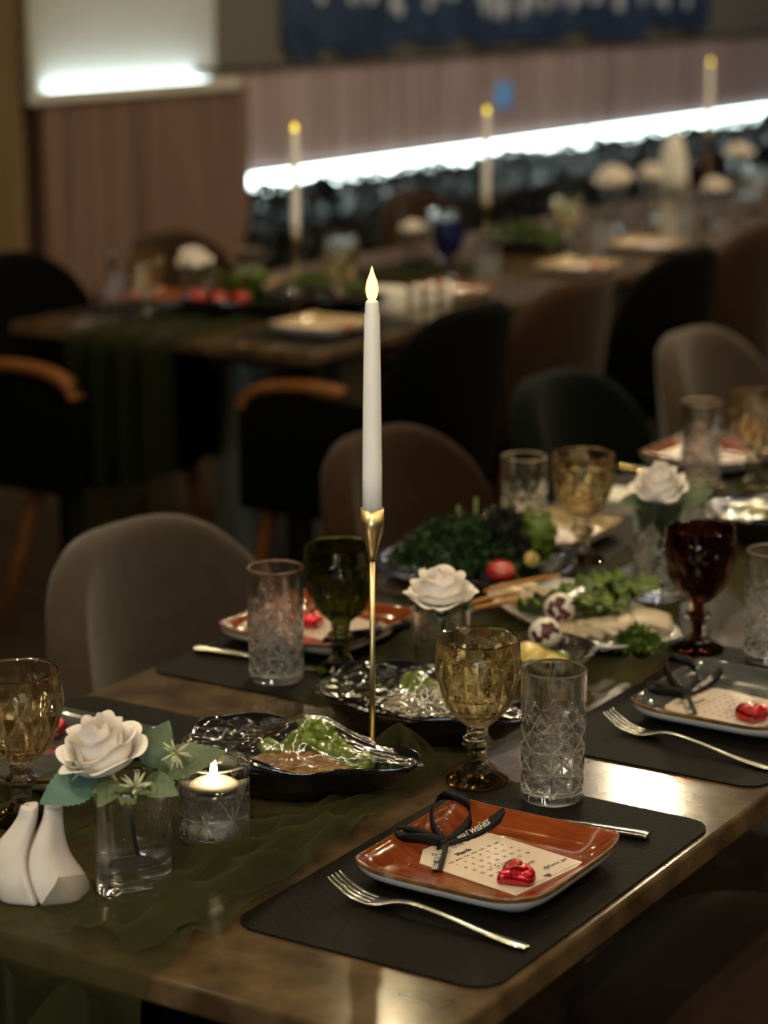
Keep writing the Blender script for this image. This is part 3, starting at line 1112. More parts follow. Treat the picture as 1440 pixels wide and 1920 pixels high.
# vase in front with the big rose
v1 = ob('glass_vase', vase_me(.113, .0372, .032), None, loc=(-.423, .150, TZ + .001))
tag(v1, 'plain thick bottomed glass holding the rose in front, beside the white shakers', 'vase')
t = thing('rose_arrangement', 'cream white rose with serrated leaves in the front plain glass', 'flower', (-.423, .150, TZ + .001))
ctr = Vector((0, 0, .112)) + cam_dir(-.022, 0, 0)
rose(t, tuple(ctr + Vector((0, 0, .012))), .039, .058, 3, 0.0, (.30, -.10, 0))
ob('stem', tube([tuple(ctr + Vector((0, 0, .012))), (-.004, 0, .085), (.004, .002, .035)], .0022, 8), 'filler', t)
hub = Vector((0, 0, .122))
leaf(t, 'leaf', tuple(hub + cam_dir(-.03, -.002, .01)), cam_dir(-1, -.28, .35), .062, .026, 'leaf_blue', .05, .5)
leaf(t, 'leaf', tuple(hub + cam_dir(.025, -.002, .0)), cam_dir(1, .42, .0), .070, .024, 'leaf', .05, -.6)
leaf(t, 'leaf', tuple(hub + cam_dir(.015, .0, -.01)), cam_dir(.45, 1.0, -.1), .050, .020, 'leaf', .05, .2)
leaf(t, 'leaf', tuple(hub + cam_dir(.015, -.004, .015)), cam_dir(.8, -.1, .6), .040, .015, 'leaf', .04, .3)
leaf(t, 'leaf', tuple(hub + cam_dir(-.01, -.004, .02)), cam_dir(-.5, -.35, .9), .036, .012, 'leaf', .03, .1)
for k, (a, b, c_, L) in enumerate(((.3, .1, .9, .024), (.1, -.3, .9, .022), (.9, .1, .6, .026), (-.7, .0, .8, .022), (-.3, -.2, .9, .024), (.6, -.35, .8, .024), (.75, .3, .5, .02), (-.1, -.4, 1., .02))):
    leaf(t, 'leaf', tuple(hub + cam_dir(a * .022, -.008 + .002 * (k % 3), c_ * .028)), cam_dir(a, b, c_ * .6), L, L * .34, 'leaf_light' if k % 2 else 'leaf', 0, 0)
for q, (a, b, c_) in enumerate(((.045, .022, .012), (.008, -.004, .036), (-.042, .012, .026))):
    cc = hub + cam_dir(a, b, c_)
    rn = random.Random(q)
    parts = []
    for k in range(22 if q < 2 else 10):
        d = Vector((rn.gauss(0, 1), rn.gauss(0, 1), rn.gauss(.4, 1))).normalized()
        parts.append(tube([tuple(cc), tuple(cc + d * .009), tuple(cc + d * .017)], [.0008, .0016, .0004], 5))
    o = ob('filler_blossom', join(*parts), 'filler', t, label='small spiky cream blossom')
    o['kind'] = 'stuff'

v2 = ob('glass_vase', vase_me(.115, .0345, .012), None, loc=(-.493, .862, TZ + .001))
tag(v2, 'plain tall glass holding the flat open rose, behind the front amber goblet', 'vase')
t = thing('rose_arrangement', 'flat open cream white rose in the plain glass beside the candlestick', 'flower', (-.493, .862, TZ + .001))
rose(t, (0, 0, .112), .042, .044, 5, 1.0, (.12, 0, 0))
ob('stem', tube([(0, 0, .115), (.003, .0, .06), (-.006, .004, .016)], .003, 8), 'stem_green', t)
for k in range(4):
    a = TAU * k / 4 + .5
    leaf(t, 'leaf', (.008 * math.cos(a), .008 * math.sin(a), .112), (math.cos(a), math.sin(a), -.25), .034, .012, 'leaf', 0, 0)

v3 = ob('cut_glass_vase', hb_me, None, loc=(-.451, 1.395, TZ + .001), rot=(0, 0, .3))
tag(v3, 'tall cut glass holding the rose at right, behind the burgundy goblet', 'vase')
t = thing('rose_arrangement', 'cream white rose with dark leaves in the cut glass at right', 'flower', (-.451, 1.395, TZ + .001))
rose(t, (0, 0, .140), .035, .062, 8, 0.0, (.25, .1, 0))
ob('stem', tube([(0, 0, .145), (.004, 0, .08), (-.008, 0, .02)], .003, 8), 'stem_green', t)
for a, b, c_, L, W in ((.9, .3, .0, .06, .020), (-.9, .05, .2, .045, .016), (.1, -1, .2, .05, .02), (.6, -.6, .5, .045, .016), (-.5, -.8, .3, .05, .018)):
    leaf(t, 'leaf', tuple(Vector((0, 0, .142)) + cam_dir(a * .02, 0, .01)), cam_dir(a, b, c_), L, W, 'leaf', 0, .2)

plain_me = vase_me(.112, .036, .012)
ROSES = [('blurred white rose in a glass, left part of the second table', -2.62, 3.22, .042, .054, .13),
         ('blurred low white rose in a tall glass behind the lit candle', -2.64, 4.32, .036, .03, .115),
         ('blurred big white rose on the second table, left of two smaller ones', -2.58, 5.52, .058, .075, .15),
         ('blurred small white rose right of the big one on the second table', -2.60, 5.85, .042, .055, .15),
         ('blurred white rose on the second table near the right frame edge', -2.66, 6.75, .05, .055, .16),
         ('blurred pinkish rose below the rose at the right frame edge', -2.35, 5.83, .04, .055, .12)]
for i, (lab, x, y, r_, h_, z_) in enumerate(ROSES):
    o = ob('glass_vase', plain_me, None, loc=(x, y, TZ), rot=(0, 0, 0))
    o.scale = (1, 1, z_ / .112)
    tag(o, 'glass of the ' + lab.replace('blurred ', '').split(' in a')[0], 'vase', 'flower glasses on the second table')
    t = thing('rose_arrangement', lab, 'flower', (x, y, TZ), 0, 'white roses on the second table')
    rose(t, (0, 0, z_ - .005), r_, h_, 20 + i, .3, (.2, 0, 0))
    ob('stem', tube([(0, 0, z_ + .005), (.003, 0, .07), (-.006, 0, .02)], .003, 6), 'stem_green', t)
    for a in (.4, 2.4, 4.4):
        leaf(t, 'leaf', (0, 0, z_), (math.cos(a), math.sin(a), -.1), .05, .016, 'leaf')

# ------------------------------------------------------------------ candles


def candle(label, slabel, x, y, s=1.0, far=False, group=None, z=TZ + .0012, L=.251):
    bm_ = 'brass_dim' if far else 'brass'
    cs = thing('candlestick', slabel, 'candlestick', (x, y, z), 0, (group + ' sticks') if group else None)
    ob('base', lathe([(0, 0), (.042, 0), (.043, .002), (.041, .004), (.012, .006), (.005, .010), (0, .010)], 40), bm_, cs)
    ob('stem', lathe([(0, .008), (.0031, .008), (.0031, .238 * s), (0, .238 * s)], 14), bm_, cs)
    c0 = .236 * s
    ob('cup', lathe([(0, c0), (.0045, c0), (.0048, c0 + .008), (.0085, c0 + .022), (.0118, c0 + .034), (.0128, c0 + .040), (.0130, c0 + .060), (.0122, c0 + .060), (.0120, c0 + .042), (0, c0 + .040)], 40), bm_, cs)
    b = c0 + .0405
    k_ = .55 if far else 1.0
    c = thing('taper_candle', label, 'candle', (x, y, z + b), 0, group)
    o = ob('wax_body', lathe([(0, 0), (.0108, 0), (.0108, .06), (.0100, .14), (.0086, L - .016), (.0076, L - .012), (.0072, L - .002), (.0060, L), (0, L)], 32), 'wax', c)
    fl = [(0, L - .001), (.0035, L), (.0058, L + .006 * k_), (.0068, L + .013 * k_), (.0056, L + .021 * k_), (.0030, L + .028 * k_), (.0012, L + .034 * k_), (0, L + .038 * k_)]
    ob('flame_tip', lathe([fl[0]] + interp(fl[1:], 16)[:-1] + [fl[-1]], 20), 'flame_far' if far else 'flame', c, label='glowing flame shaped bulb')
    if not far:
        L_ = bpy.data.lights.new('flame_light', 'POINT')
        L_.energy = .035
        L_.color = (1, .75, .25)
        L_.shadow_soft_size = .006
        lo = bpy.data.objects.new('flame_light', L_)
        COL.objects.link(lo)
        lo.parent = c
        lo.location = (0, 0, L + .052)
    return c


candle('lit white taper candle with a flame shaped bulb in the middle of the near table', 'thin brass candlestick on the near table between the two black dishes', -.422, .587)
GC = 'far lit candles on the second table'
candle('far lit candle standing left of the others, before the left end of the hedge', 'thin candlestick of the left far candle', -2.33, 3.25, .70, True, GC, L=.27)
candle('far lit candle left of and below the blue switch plate', 'thin candlestick of the far candle below the blue switch', -2.37, 4.28, .66, True, GC, L=.265)
candle('furthest lit candle at upper right, against the wooden cladding', 'thin candlestick of the furthest candle at upper right', -2.60, 6.32, .90, True, GC, L=.265)

# tea light glass
tg = thing('tealight_glass', 'low cut glass with water and a floating candle, beside the front rose', 'glass', (-.438, .305, TZ + .001))


def tl_fn(t, r, z, j):
    if r < .034 or z < .008 or z > .060 or j > 92:
        return r
    u = t / TAU * 8
    v = (z - .004) / .05
    d = min(tri(u + v), tri(u - v))
    g = .0016 * max(0, 1 - d / .06) + .0010 * max(0, 1 - min(tri(u + .5), tri(v + .5)) / .045) * (v < .8)
    return r - g


vf = lathe(tumbler_prof(.084, .0368, .0374, .0034, .010, 90), 200, tl_fn)
fm = []
for q in vf[1]:
    c = sum((Vector(vf[0][i]) for i in q), Vector()) / len(q)
    rr = math.hypot(c.x, c.y)
    fm.append(1 if .0345 < rr < .0368 + .0006 * (c.z / .084) - .00025 and .009 < c.z < .062 and max(q) < 200 * 93 else 0)
ob('body', vf, ['glass', 'glass_cut'], tg, smooth=False, fmat=fm)
ob('water', lathe([(0, .0102), (.033, .0106), (.0338, .018), (.0340, .0525), (.0335, .053), (0, .0525)], 60), 'water', tg)
fc = thing('floating_candle', 'round white floating candle burning in the low cut glass', 'candle', (-.438, .305, TZ + .001 + .044))
ob('wax_body', lathe([(0, 0), (.012, .0), (.021, .005), (.0255, .011), (.0250, .015), (.019, .0175), (.010, .0165), (0, .016)], 48), 'wax_warm', fc)
ob('wick', tube([(0, 0, .015), (.0005, 0, .023)], .0007, 6), 'wick', fc)
fl = [(.0008, .0195), (.0036, .024), (.0042, .029), (.0028, .037), (.0010, .044)]
ob('flame', lathe([(0, .019)] + interp(fl, 14) + [(0, .046)], 20), 'flame_core', fc, label='small bright flame')
L_ = bpy.data.lights.new('flame_light', 'POINT')
L_.energy = .10
L_.color = (1, .72, .38)
L_.shadow_soft_size = .005
lo = bpy.data.objects.new('flame_light', L_)
COL.objects.link(lo)
lo.parent = fc
lo.location = (0, 0, .053)

# ------------------------------------------------------------------ shakers


def shaker(label, x, y, side, group):
    t = thing('shaker', label, 'shaker', (x, y, TZ + .001), R(32), group)
    rows = [(0, .034, 0), (.004, .037, 0), (.02, .0365, .000), (.035, .032, .002), (.05, .026, .005), (.065, .0195, .0085), (.078, .0150, .011), (.088, .0132, .012), (.0915, .0110, .0122), (.092, 0, .0122)]
    rows = interp(rows, 36)
    V, F = [], []
    n = 32
    for z, r, sx in rows:
        for k in range(n):
            a = TAU * k / n
            c, s_ = math.cos(a), math.sin(a)
            px = side * r * c
            inner = c < 0
            px = px * (.30 if inner else 1.05)
            fl_ = 1 + .045 * math.sin(a * 6 + z * 40) * (1 if z < .08 else .2)
            V.append((px * fl_ + side * .0015 + .006 * math.sin(z * 62 + 2.2) , 1.0 * r * s_ * fl_ * .92, z))
    for j in range(len(rows) - 1):
        for k in range(n):
            F.append((j * n + k, j * n + (k + 1) % n, (j + 1) * n + (k + 1) % n, (j + 1) * n + k))
    F.append(tuple(range(n - 1, -1, -1)))
    if side < 0:
        F = [tuple(reversed(q)) for q in F]
    ob('body', (V, F), 'ceramic_matte', t)
    for k in range(3):
        ob('pouring_hole', lathe([(0, .0006), (.0009, .0006), (.0009, -.001), (0, -.001)], 10), 'hole', t, loc=(side * .006 + .004 * (k - 1), .002 * (k % 2), .092))
    return t


shaker('white ceramic shaker nearer the front rose, its foot under the tulle', -.490, .093, 1, 'pair of leaning white shakers')
shaker('white ceramic shaker at the left frame edge, leaning on its twin', -.499, .087, -1, 'pair of leaning white shakers')
# the loose edge of the runner laid up against the shaker


def fold(u, v):
    x = -.53 + .13 * u
    yy = .045 + .02 * math.sin(u * 3) + .02 * v
    return (x, yy - .005 * math.sin(u * 14), TZ + .002 + .042 * v * (.25 + .75 * u) * (1 - .4 * max(0, u - .8) / .2))


o = ob('tulle_fold', grid(24, 10, fold), 'tulle')
tag(o, 'sheer green tulle fold standing up in front of the white shakers', 'tulle')
# ------------------------------------------------------------------ plates


def se(t, a, b, e):
    c, s = math.cos(t), math.sin(t)
    return a * math.copysign(abs(c) ** (2 / e), c), b * math.copysign(abs(s) ** (2 / e), s)


def plate_vf(a, b, e=5.0, h=.024, n=96):
    """square plate with softly rounded corners; returns mesh and the material of each face (0 glaze, 1 white, 2 rim)"""
    rows = [(.0, 0, 1), (.66, 0, 1), (.70, .001, 1), (.715, .0045, 1), (.90, .0085, 1), (.965, .0125, 1), (.992, h - .005, 1), (1.0, h - .001, 2), (.998, h + .0006, 2), (.985, h + .0005, 0), (.955, h - .004, 0), (.84, .0125, 0), (.74, .0068, 0), (.66, .0058, 0), (.30, .0056, 0), (0, .0056, 0)]
    V, F, M = [], [], []
    idx = []
    for s, z, m in rows:
        if s == 0:
            idx.append([len(V)])
            V.append((0, 0, z))
            continue
        idx.append(list(range(len(V), len(V) + n)))
        for k in range(n):
            t = TAU * k / n
            x, y = se(t, a * s, b * s, e)
            corner = (abs(math.sin(2 * t))) ** 3
            V.append((x * (1 + .035 * corner * s), y * (1 + .035 * corner * s), z + (.004 * corner if s > .95 else 0)))
    for q in range(len(rows) - 1):
        A_, B_ = idx[q], idx[q + 1]
        for k in range(n):
            k2 = (k + 1) % n
            if len(A_) == 1:
                F.append((A_[0], B_[k2], B_[k]))
            elif len(B_) == 1:
                F.append((A_[k], A_[k2], B_[0]))
            else:
                F.append((A_[k], A_[k2], B_[k2], B_[k]))
            M.append(rows[q + 1][2] if rows[q + 1][2] != 0 or rows[q][2] == 0 else 2)
    return (V, F), M


plate_me = {}
for m in ('glaze_orange', 'glaze_grey', 'glaze_cream'):
    vf, fm = plate_vf(.103, .109, 5.6)
    plate_me[m] = me_from('square_plate', vf, [m, 'ceramic_white', 'glaze_rim'], True, fm)


def plate(label, x, y, m, group, z=MZ, rz=0.0):
    return tag(ob('square_plate', plate_me[m], None, loc=(x, y, z), rot=(0, 0, rz)), label, 'plate', group)


PG = 'square plates on the near table'
plate('square orange glazed plate in front, holding a card and a red heart', -.147, .369, 'glaze_orange', PG)
plate('square dark grey glazed plate with a brown rim at right', -.140, .968, 'glaze_grey', PG)
plate('square orange plate at left, behind the tumbler and the green goblet', -.750, .972, 'glaze_orange', PG)
plate('square dark plate at the left frame edge, behind the amber goblet', -.735, .385, 'glaze_grey', PG)
plate('square cream plate behind the green salad', -.750, 1.60, 'glaze_cream', PG)
plate('square orange plate furthest back on the near table, at right', -.760, 2.27, 'glaze_orange', PG)
PG2 = 'square plates on the second table'
plate('blurred orange plate on the second table, beside the cut glass bottle', -2.82, 3.33, 'glaze_orange', PG2, TZ + .003)
plate('blurred pale plate on the second table right of the leafy salad', -2.72, 3.66, 'glaze_cream', PG2, TZ + .001)
plate('blurred pale plate with card and red heart, near front corner of the second table', -2.19, 3.16, 'glaze_cream', PG2, TZ + .003)
plate('blurred orange plate on the second table in front of the tumbler', -2.25, 3.87, 'glaze_orange', PG2, TZ + .001)
plate('blurred pale plate with a red heart on the second table, behind the black chair', -2.18, 4.50, 'glaze_cream', PG2, TZ + .001)
plate('blurred gold plate on the second table, right of the cut tumbler', -2.24, 5.08, 'glaze_cream', PG2, TZ + .001)

# ------------------------------------------------------------------ cards with their print
CA, CD = Vector((.172, .985, 0)), Vector((.985, -.172, 0))
CARD = [(0, 0), (.1106, 0), (.1106, -.1222), (.085, -.144), (.0286, -.144), (0, -.1235)]


def card_vf(t=.0009):
    P = [CA * a + CD * d for a, d in CARD]
    n = len(P)
    return ([tuple(p) for p in P] + [tuple(p + Vector((0, 0, t))) for p in P],
            [tuple(range(n - 1, -1, -1)), tuple(range(n, 2 * n))] + [(i, (i + 1) % n, n + (i + 1) % n, n + i) for i in range(n)])


def on_card(vf, a, d, skew=0.0):
    """text laid along the reading direction; its up is the card's top"""
    return [tuple(CA * (a + x) + CD * (d - y - skew * x) + Vector((0, 0, .00105))) for x, y, z in vf[0]], vf[1]


def outline(pts, w_, closed=False):
    V, F = [], []
    n = len(pts)
    for i in range(n):
        p, q = pts[i], pts[(i + 1) % n] if closed or i < n - 1 else pts[i]
        o_ = pts[i - 1] if closed or i > 0 else p
        dx, dy = q[0] - o_[0], q[1] - o_[1]
        l = math.hypot(dx, dy) or 1
        V += [(p[0] - dy / l * w_, p[1] + dx / l * w_, 0), (p[0] + dy / l * w_, p[1] - dx / l * w_, 0)]
    for i in range(n if closed else n - 1):
        j = (i + 1) % n
        F.append((2 * i, 2 * i + 1, 2 * j + 1, 2 * j))
    return V, F


def heart2d(s, n=28):
    return [(s * .062 * 16 * math.sin(TAU * k / n) ** 3, s * .062 * (13 * math.cos(TAU * k / n) - 5 * math.cos(2 * TAU * k / n) - 2 * math.cos(3 * TAU * k / n) - math.cos(4 * TAU * k / n))) for k in range(n)]


prints = [on_card(text_vf('Save', .0130, .35), .0205, -.1205), on_card(text_vf('the', .0130, .35), .0520, -.1225), on_card(text_vf('Date', .0130, .35), .0745, -.1245),
          on_card(text_vf('March', .0088, 0, .0006), .040, -.1065)]
for k, dname in enumerate(('SUN', 'MON', 'TUE', 'WED', 'THU', 'FRI', 'SAT')):
    prints.append(on_card(text_vf(dname, .0040, align='CENTER'), .0215 + .0119 * k, -.0985))
for dnum in range(1, 32):
    prints.append(on_card(text_vf(str(dnum), .0056, align='CENTER'), .0215 + .0119 * ((dnum - 1) % 7), -.0900 + .0108 * ((dnum - 1) // 7)))
h2 = heart2d(.0075)
prints.append(on_card(outline(h2, .0004, True), .0215 + .0119 * 2, -.0900 + .0108 * 3 - .002))
prints.append(on_card(text_vf('Forever', .0095, .4), .050, -.0385))
prints.append(on_card(text_vf('@Kamo_jan', .0072, .3, .0002), .070, -.0190))
prints.append(on_card(outline([(.003, .004), (.1076, .004)], .0003), 0, 0))
print_me = me_from('printed_text', join(*prints), 'ink', False)
small_heart = [(x * 1, y * 1, 0) for x, y in heart2d(.0050)]
sh_me = me_from('printed_heart', on_card((small_heart, [tuple(range(len(small_heart)))]), .060, -.0075), 'ink', False)
card_me = me_from('name_card', card_vf(), 'paper', False)


def card(label, x, y, z, group, rz=0.0, detail=True):
    o = tag(ob('calendar_card', card_me, None, loc=(x, y, z), rot=(0, 0, rz)), label, 'card', group)
    if detail:
        ob('printed_text', print_me, None, o, label='dark printed calendar and words')
        ob('printed_heart', sh_me, None, o)
    return o


CG = 'white calendar cards on plates'
CZ = MZ + .0062
card('white calendar card on the front orange plate, under a black ribbon bow', -.087, .316, CZ, CG)
card('white calendar card on the dark grey plate at right', -.089, .893, CZ, CG)
card('white card on the orange plate behind the green goblet', -.795, 1.062, CZ, CG, PI)
card('white card on the cream plate behind the green salad', -.800, 1.655, CZ, CG, PI)
card('white card on the furthest orange plate of the near table', -.810, 2.325, CZ, CG, PI)
for lab, x, y in (('blurred white card on the second table beside the first candle', -2.155, 3.10), ('blurred white card on the second table behind the black chair', -2.13, 4.46),
                  ('blurred white card on the second table behind the leafy salad', -2.68, 3.62)):
    card(lab, x, y, TZ + .008, 'white cards on the second table', 0, False)

# ------------------------------------------------------------------ red foil hearts


def heart_vf(s=.021, hgt=.019):
    n = 48
    base = heart2d(s, n)
    V, F = [], []
    rows = [(.80, 0), (.95, .12), (1, .35), (.95, .62), (.80, .84), (.55, .97), (.28, 1.0)]
    for sc__, z in rows:
        for x, y in base:
            cr = -.35 * math.exp(-((x / s) ** 2) * 14) * (1 if y > -.1 * s else .3) * z
            V.append((x * sc__, y * sc__ + .1 * s * (1 - sc__), hgt * (z + cr + .05 * fbm(x, y, z, 240))))
    for j in range(len(rows) - 1):
        for k in range(n):
            F.append((j * n + (k + 1) % n, j * n + k, (j + 1) * n + k, (j + 1) * n + (k + 1) % n))
    V.append((0, 0, hgt * .75))
    c = len(V) - 1
    b = (len(rows) - 1) * n
    for k in range(n):
        F.append((b + (k + 1) % n, b + k, c))
    F.append(tuple(range(n)))
    return V, F


heart_me = me_from('chocolate_heart', heart_vf(), 'foil')


def heart(label, x, y, z, rz, group):
    return tag(ob('chocolate_heart', heart_me, None, loc=(x, y, z), rot=(0, 0, rz)), label, 'sweet', group)


HG = 'red foil chocolate hearts'
heart('red foil heart on the card of the front orange plate', -.104, .346, CZ + .0012, R(-28), HG)
heart('red foil heart on the card of the dark grey plate at right', -.105, .930, CZ + .0012, R(25), HG)
heart('red foil heart on the orange plate behind the green goblet', -.772, .985, CZ + .0012, 1, HG)
heart('red foil heart on the plate at the left frame edge, behind the amber goblet', -.775, .445, CZ + .0012, 1, HG)
heart('red foil heart on the furthest orange plate, seen through a tumbler', -.775, 2.235, CZ + .0012, 2, HG)
heart('blurred red heart on the second table, left of the lit candle', -2.10, 3.13, TZ + .010, 1, 'red hearts on the second table')
heart('blurred red heart on the second table near the first candle foot', -2.68, 3.70, TZ + .010, 1, 'red hearts on the second table')
heart('blurred red heart on the second table behind the black chair', -2.11, 4.47, TZ + .010, 1, 'red hearts on the second table')

# ------------------------------------------------------------------ ribbon bows


def arc_map(vf, pts, wvs, s0, eps, flip=1):
    """wrap flat text along a ribbon path"""
    P = [Vector(p) for p in pts]
    cum = [0]
    for a, b in zip(P, P[1:]):
        cum.append(cum[-1] + (b - a).length)
    V = []
    for x, y, z in vf[0]:
        s = min(max(s0 + x, 0), cum[-1] - 1e-6)
        i = max(j for j in range(len(cum)) if cum[j] <= s)
        i = min(i, len(P) - 2)
        t = (s - cum[i]) / (cum[i + 1] - cum[i])
        p = P[i].lerp(P[i + 1], t)
        q = Vector(wvs[i]).lerp(Vector(wvs[i + 1]), t).normalized()
        nrm = (P[i + 1] - P[i]).normalized().cross(q).normalized() * flip
        V.append(tuple(p + q * y + nrm * eps))
    return V, vf[1]


def bow(label, x, y, z, rz=0.0):
    t = thing('ribbon_bow', label, 'ribbon', (x, y, z), rz, 'black printed ribbon bows')
    hw = .0058

    def band(name, ctrl, wv, n=28):
        P = interp(ctrl, n)
        W = interp(wv, n)
        W = [tuple(Vector(q).normalized() * hw) for q in W]
        solid(ob(name, strip(P, W), 'ribbon', t), .0004)
        return P, W
    # big loop rises toward the back of the plate, small loop to the left
    P, W = band('loop', [(0, 0, .004), (-.020, .012, .016), (-.036, .040, .026), (-.036, .066, .028), (-.014, .070, .024), (.003, .050, .014), (.004, .020, .005), (.001, .002, .004)],
                [(.7, .3, .6), (.5, -.2, .8), (.5, -.1, .85), (.3, .1, .9), (.1, .4, .9), (-.4, .1, .9), (-.4, 0, .9), (.1, .2, .9)])
    ob('printed_word', arc_map(text_vf('Happy', .0095, .3, .0002), P, W, .010, .0006, 1), 'ribbon_print', t, label='white script word on the loop')
    P, W = band('loop', [(0, 0, .004), (-.014, -.012, .009), (-.026, -.030, .014), (-.037, -.034, .016), (-.040, -.024, .017), (-.026, -.010, .013), (-.010, -.002, .006), (0, 0, .004)],
                [(.2, .1, .9), (.1, -.1, .9), (.1, -.2, .9), (0, .1, .9), (.1, .1, .9), (.2, .1, .9), (.1, .1, .9), (.2, .1, .9)])
    ob('printed_word', arc_map(text_vf('BEST W', .0080, 0, .0002), P, W, .012, .0006, 1), 'ribbon_print', t)
    # tails lie on the card
    P, W = band('tail', [(0, 0, .005), (.010, -.020, .0035), (.020, -.042, .0022), (.029, -.062, .0015)], [(.9, .43, .1)] * 4)
    rev = list(reversed(P))
    ob('printed_word', arc_map(text_vf('BEST WISHES', .0080, 0, .0002), rev, [tuple(-Vector(q)) for q in reversed(W)], .002, .0006, 1), 'ribbon_print', t, label='white capital letters on the tail')
    P, W = band('tail', [(0, 0, .005), (.007, .023, .003), (.014, .046, .004), (.020, .068, .009), (.024, .086, .014)], [(-.75, .3, .55), (-.8, .3, .45), (-.7, .3, .6), (-.6, .25, .75), (-.5, .2, .8)])
    ob('printed_word', arc_map(text_vf('BEST WISHES', .0080, 0, .0002), P, W, .020, .0006, 1), 'ribbon_print', t)
    ob('knot', move(lathe([(0, -.005), (.0042, -.0045), (.0050, 0), (.0042, .0045), (0, .005)], 12), (0, 0, .004), (R(90), 0, R(25))), 'ribbon', t)
    return t


bow('black ribbon bow with white print on the front orange plate', -.211, .388, CZ + .001)
bow('black ribbon bow on the dark grey plate at right', -.210, .965, CZ + .001, .15)
bow('black ribbon bow on the orange plate behind the brass stick', -.672, .985, CZ + .001, PI)

# ------------------------------------------------------------------ cutlery


def fork(label, a, b, group, m='steel'):
    """from the tine tips at a to the end of the handle at b (x, y)"""
    d = Vector((b[0] - a[0], b[1] - a[1]))
    L = d.length
    t = thing('fork', label, 'fork', (a[0], a[1], MZ), math.atan2(d.y, d.x), group)
    hp = [(.050, 0, .0035), (.062, 0, .0055), (.078, 0, .010), (.10, 0, .0125), (.14, 0, .0095), (.18, 0, .0050), (L - .012, 0, .0030), (L, 0, .0026)]
    pts = interp(hp, 30)
    ws = interp([(.0255,), (.0215,), (.010,), (.0062,), (.0064,), (.0085,), (.0125,), (.008,)], 30)
    ob('handle', bar(pts, [q[0] for q in ws], .0026), m, t)
    for k in range(4):
        yy_ = (k - 1.5) * .0066
        pp = [(0, yy_ * .92, .0190), (.012, yy_ * .96, .0125), (.028, yy_, .0062), (.044, yy_, .0038), (.054, yy_ * .95, .0040)]
        pp = interp(pp, 12)
        ob('tine', bar(pp, [.0012 + .0030 * min(1, i / 5) for i in range(13)], .0018), m, t)
    return t


fork('steel fork in front, beside the orange plate', (-.250, .243), (-.024, .223), 'forks on the near table')
fork('steel fork beside the dark grey plate at right', (-.250, .838), (-.024, .793), 'forks on the near table')


def knife(label, a, b, group, m='steel', spoon=False):
    d = Vector((b[0] - a[0], b[1] - a[1]))
    L = d.length
    t = thing('knife', label, 'knife', (a[0], a[1], MZ), math.atan2(d.y, d.x), group)
    ob('blade', bar(interp([(0, .004, .002), (.02, .001, .002), (.09, 0, .002), (L * .52, 0, .0035)], 16), [.004 + .016 * min(1, i / 4) - .006 * max(0, i - 12) / 4 for i in range(17)], .0014), m, t)
    ob('handle', bar(interp([(L * .51, 0, .0036), (L * .7, 0, .0045), (L - .01, 0, .0045), (L, 0, .004)], 16), [.008 + .008 * i / 16 for i in range(17)], .0070), m, t)
    return t


knife('steel knife whose handle shows behind the front orange plate', (-.262, .500), (-.050, .532), 'knives on the near table')
knife('steel knife lying left of the left cut glass tumbler', (-.630, .845), (-.846, .826), 'knives on the near table')
knife('gold coloured knife behind the rose in the cut glass', (-.66, 2.10), (-.872, 2.13), 'knives on the near table', 'steel_gold')

# ------------------------------------------------------------------ black leaf dishes


def leafdish(label, x, y, rz, L=.125, W=.082, H=.052, group=None):
    t = thing('leaf_dish', label, 'dish', (x, y, TZ + .001), rz, group)
    n = 72

    def out(tt):
        c, s = math.cos(tt), math.sin(tt)
        r = 1 + .05 * math.sin(tt * 3 + 1) + .30 * max(0, c) ** 14 - .06 * max(0, -c) ** 6
        return L * c * r, W * s * (1 - .18 * max(0, c)) * (1 + .04 * math.sin(5 * tt))
    rows = [(0, 0), (.50, 0), (.55, .002), (.78, .020), (.93, .040), (1.0, 1.0), (.985, 1.0), (.90, .042), (.74, .022), (.50, .006), (0, .005)]
    V, F, idx = [], [], []
    for s, z in rows:
        if s == 0:
            idx.append([len(V)])
            V.append((0, 0, z))
            continue
        idx.append(list(range(len(V), len(V) + n)))
        for k in range(n):
            tt = TAU * k / n
            px, py = out(tt)
            zz = z if z < .9 else H * (1 + .10 * math.sin(3 * tt + .6) + .06 * math.sin(7 * tt))
            V.append((px * s, py * s, zz))
    for q in range(len(rows) - 1):
        A_, B_ = idx[q], idx[q + 1]
        for k in range(n):
            k2 = (k + 1) % n
            if len(A_) == 1:
                F.append((A_[0], B_[k2], B_[k]))
            elif len(B_) == 1:
                F.append((A_[k], A_[k2], B_[0]))
            else:
                F.append((A_[k], A_[k2], B_[k2], B_[k]))
    ob('body', (V, F), 'black_glass', t)
    return t, out


def film(label, x, y, rz, out, H, bump_, z=TZ + .001, seed=1):
    """cling film stretched over a rim outline, draped on what the dish holds"""
    def f(u, v):
        tt = TAU * u
        px, py = out(tt)
        s = 1.015 * v
        hh = H + .002 + bump_(px * s, py * s) * (1 - v ** 3) + .0035 * math.sin(tt * 17 + 5 * fbm(px, py, seed, 12)) * (v ** 2) * (1 - v * .6) - .006 * max(0, v - .93) / .07
        hh += .0030 * abs(fbm(px * s, py * s, seed, 60)) * (1 - v ** 4)
        return (px * s, py * s, hh)
    o = ob('cling_film', grid(96, 26, f), 'film', loc=(x, y, z), rot=(0, 0, rz))
    return tag(o, label, 'film')


DG = 'black leaf shaped dishes'
t, out1 = leafdish('black leaf shaped dish with green peppers, left of the candlestick', -.462, .462, R(8), group=DG)
film('cling film over the black dish of green peppers', -.462, .462, R(8), out1, .052, lambda x, y: .034 * math.exp(-((x - .035) ** 2 / .0030 + (y - .022) ** 2 / .0016)) - .004, seed=1)
rn = random.Random(5)


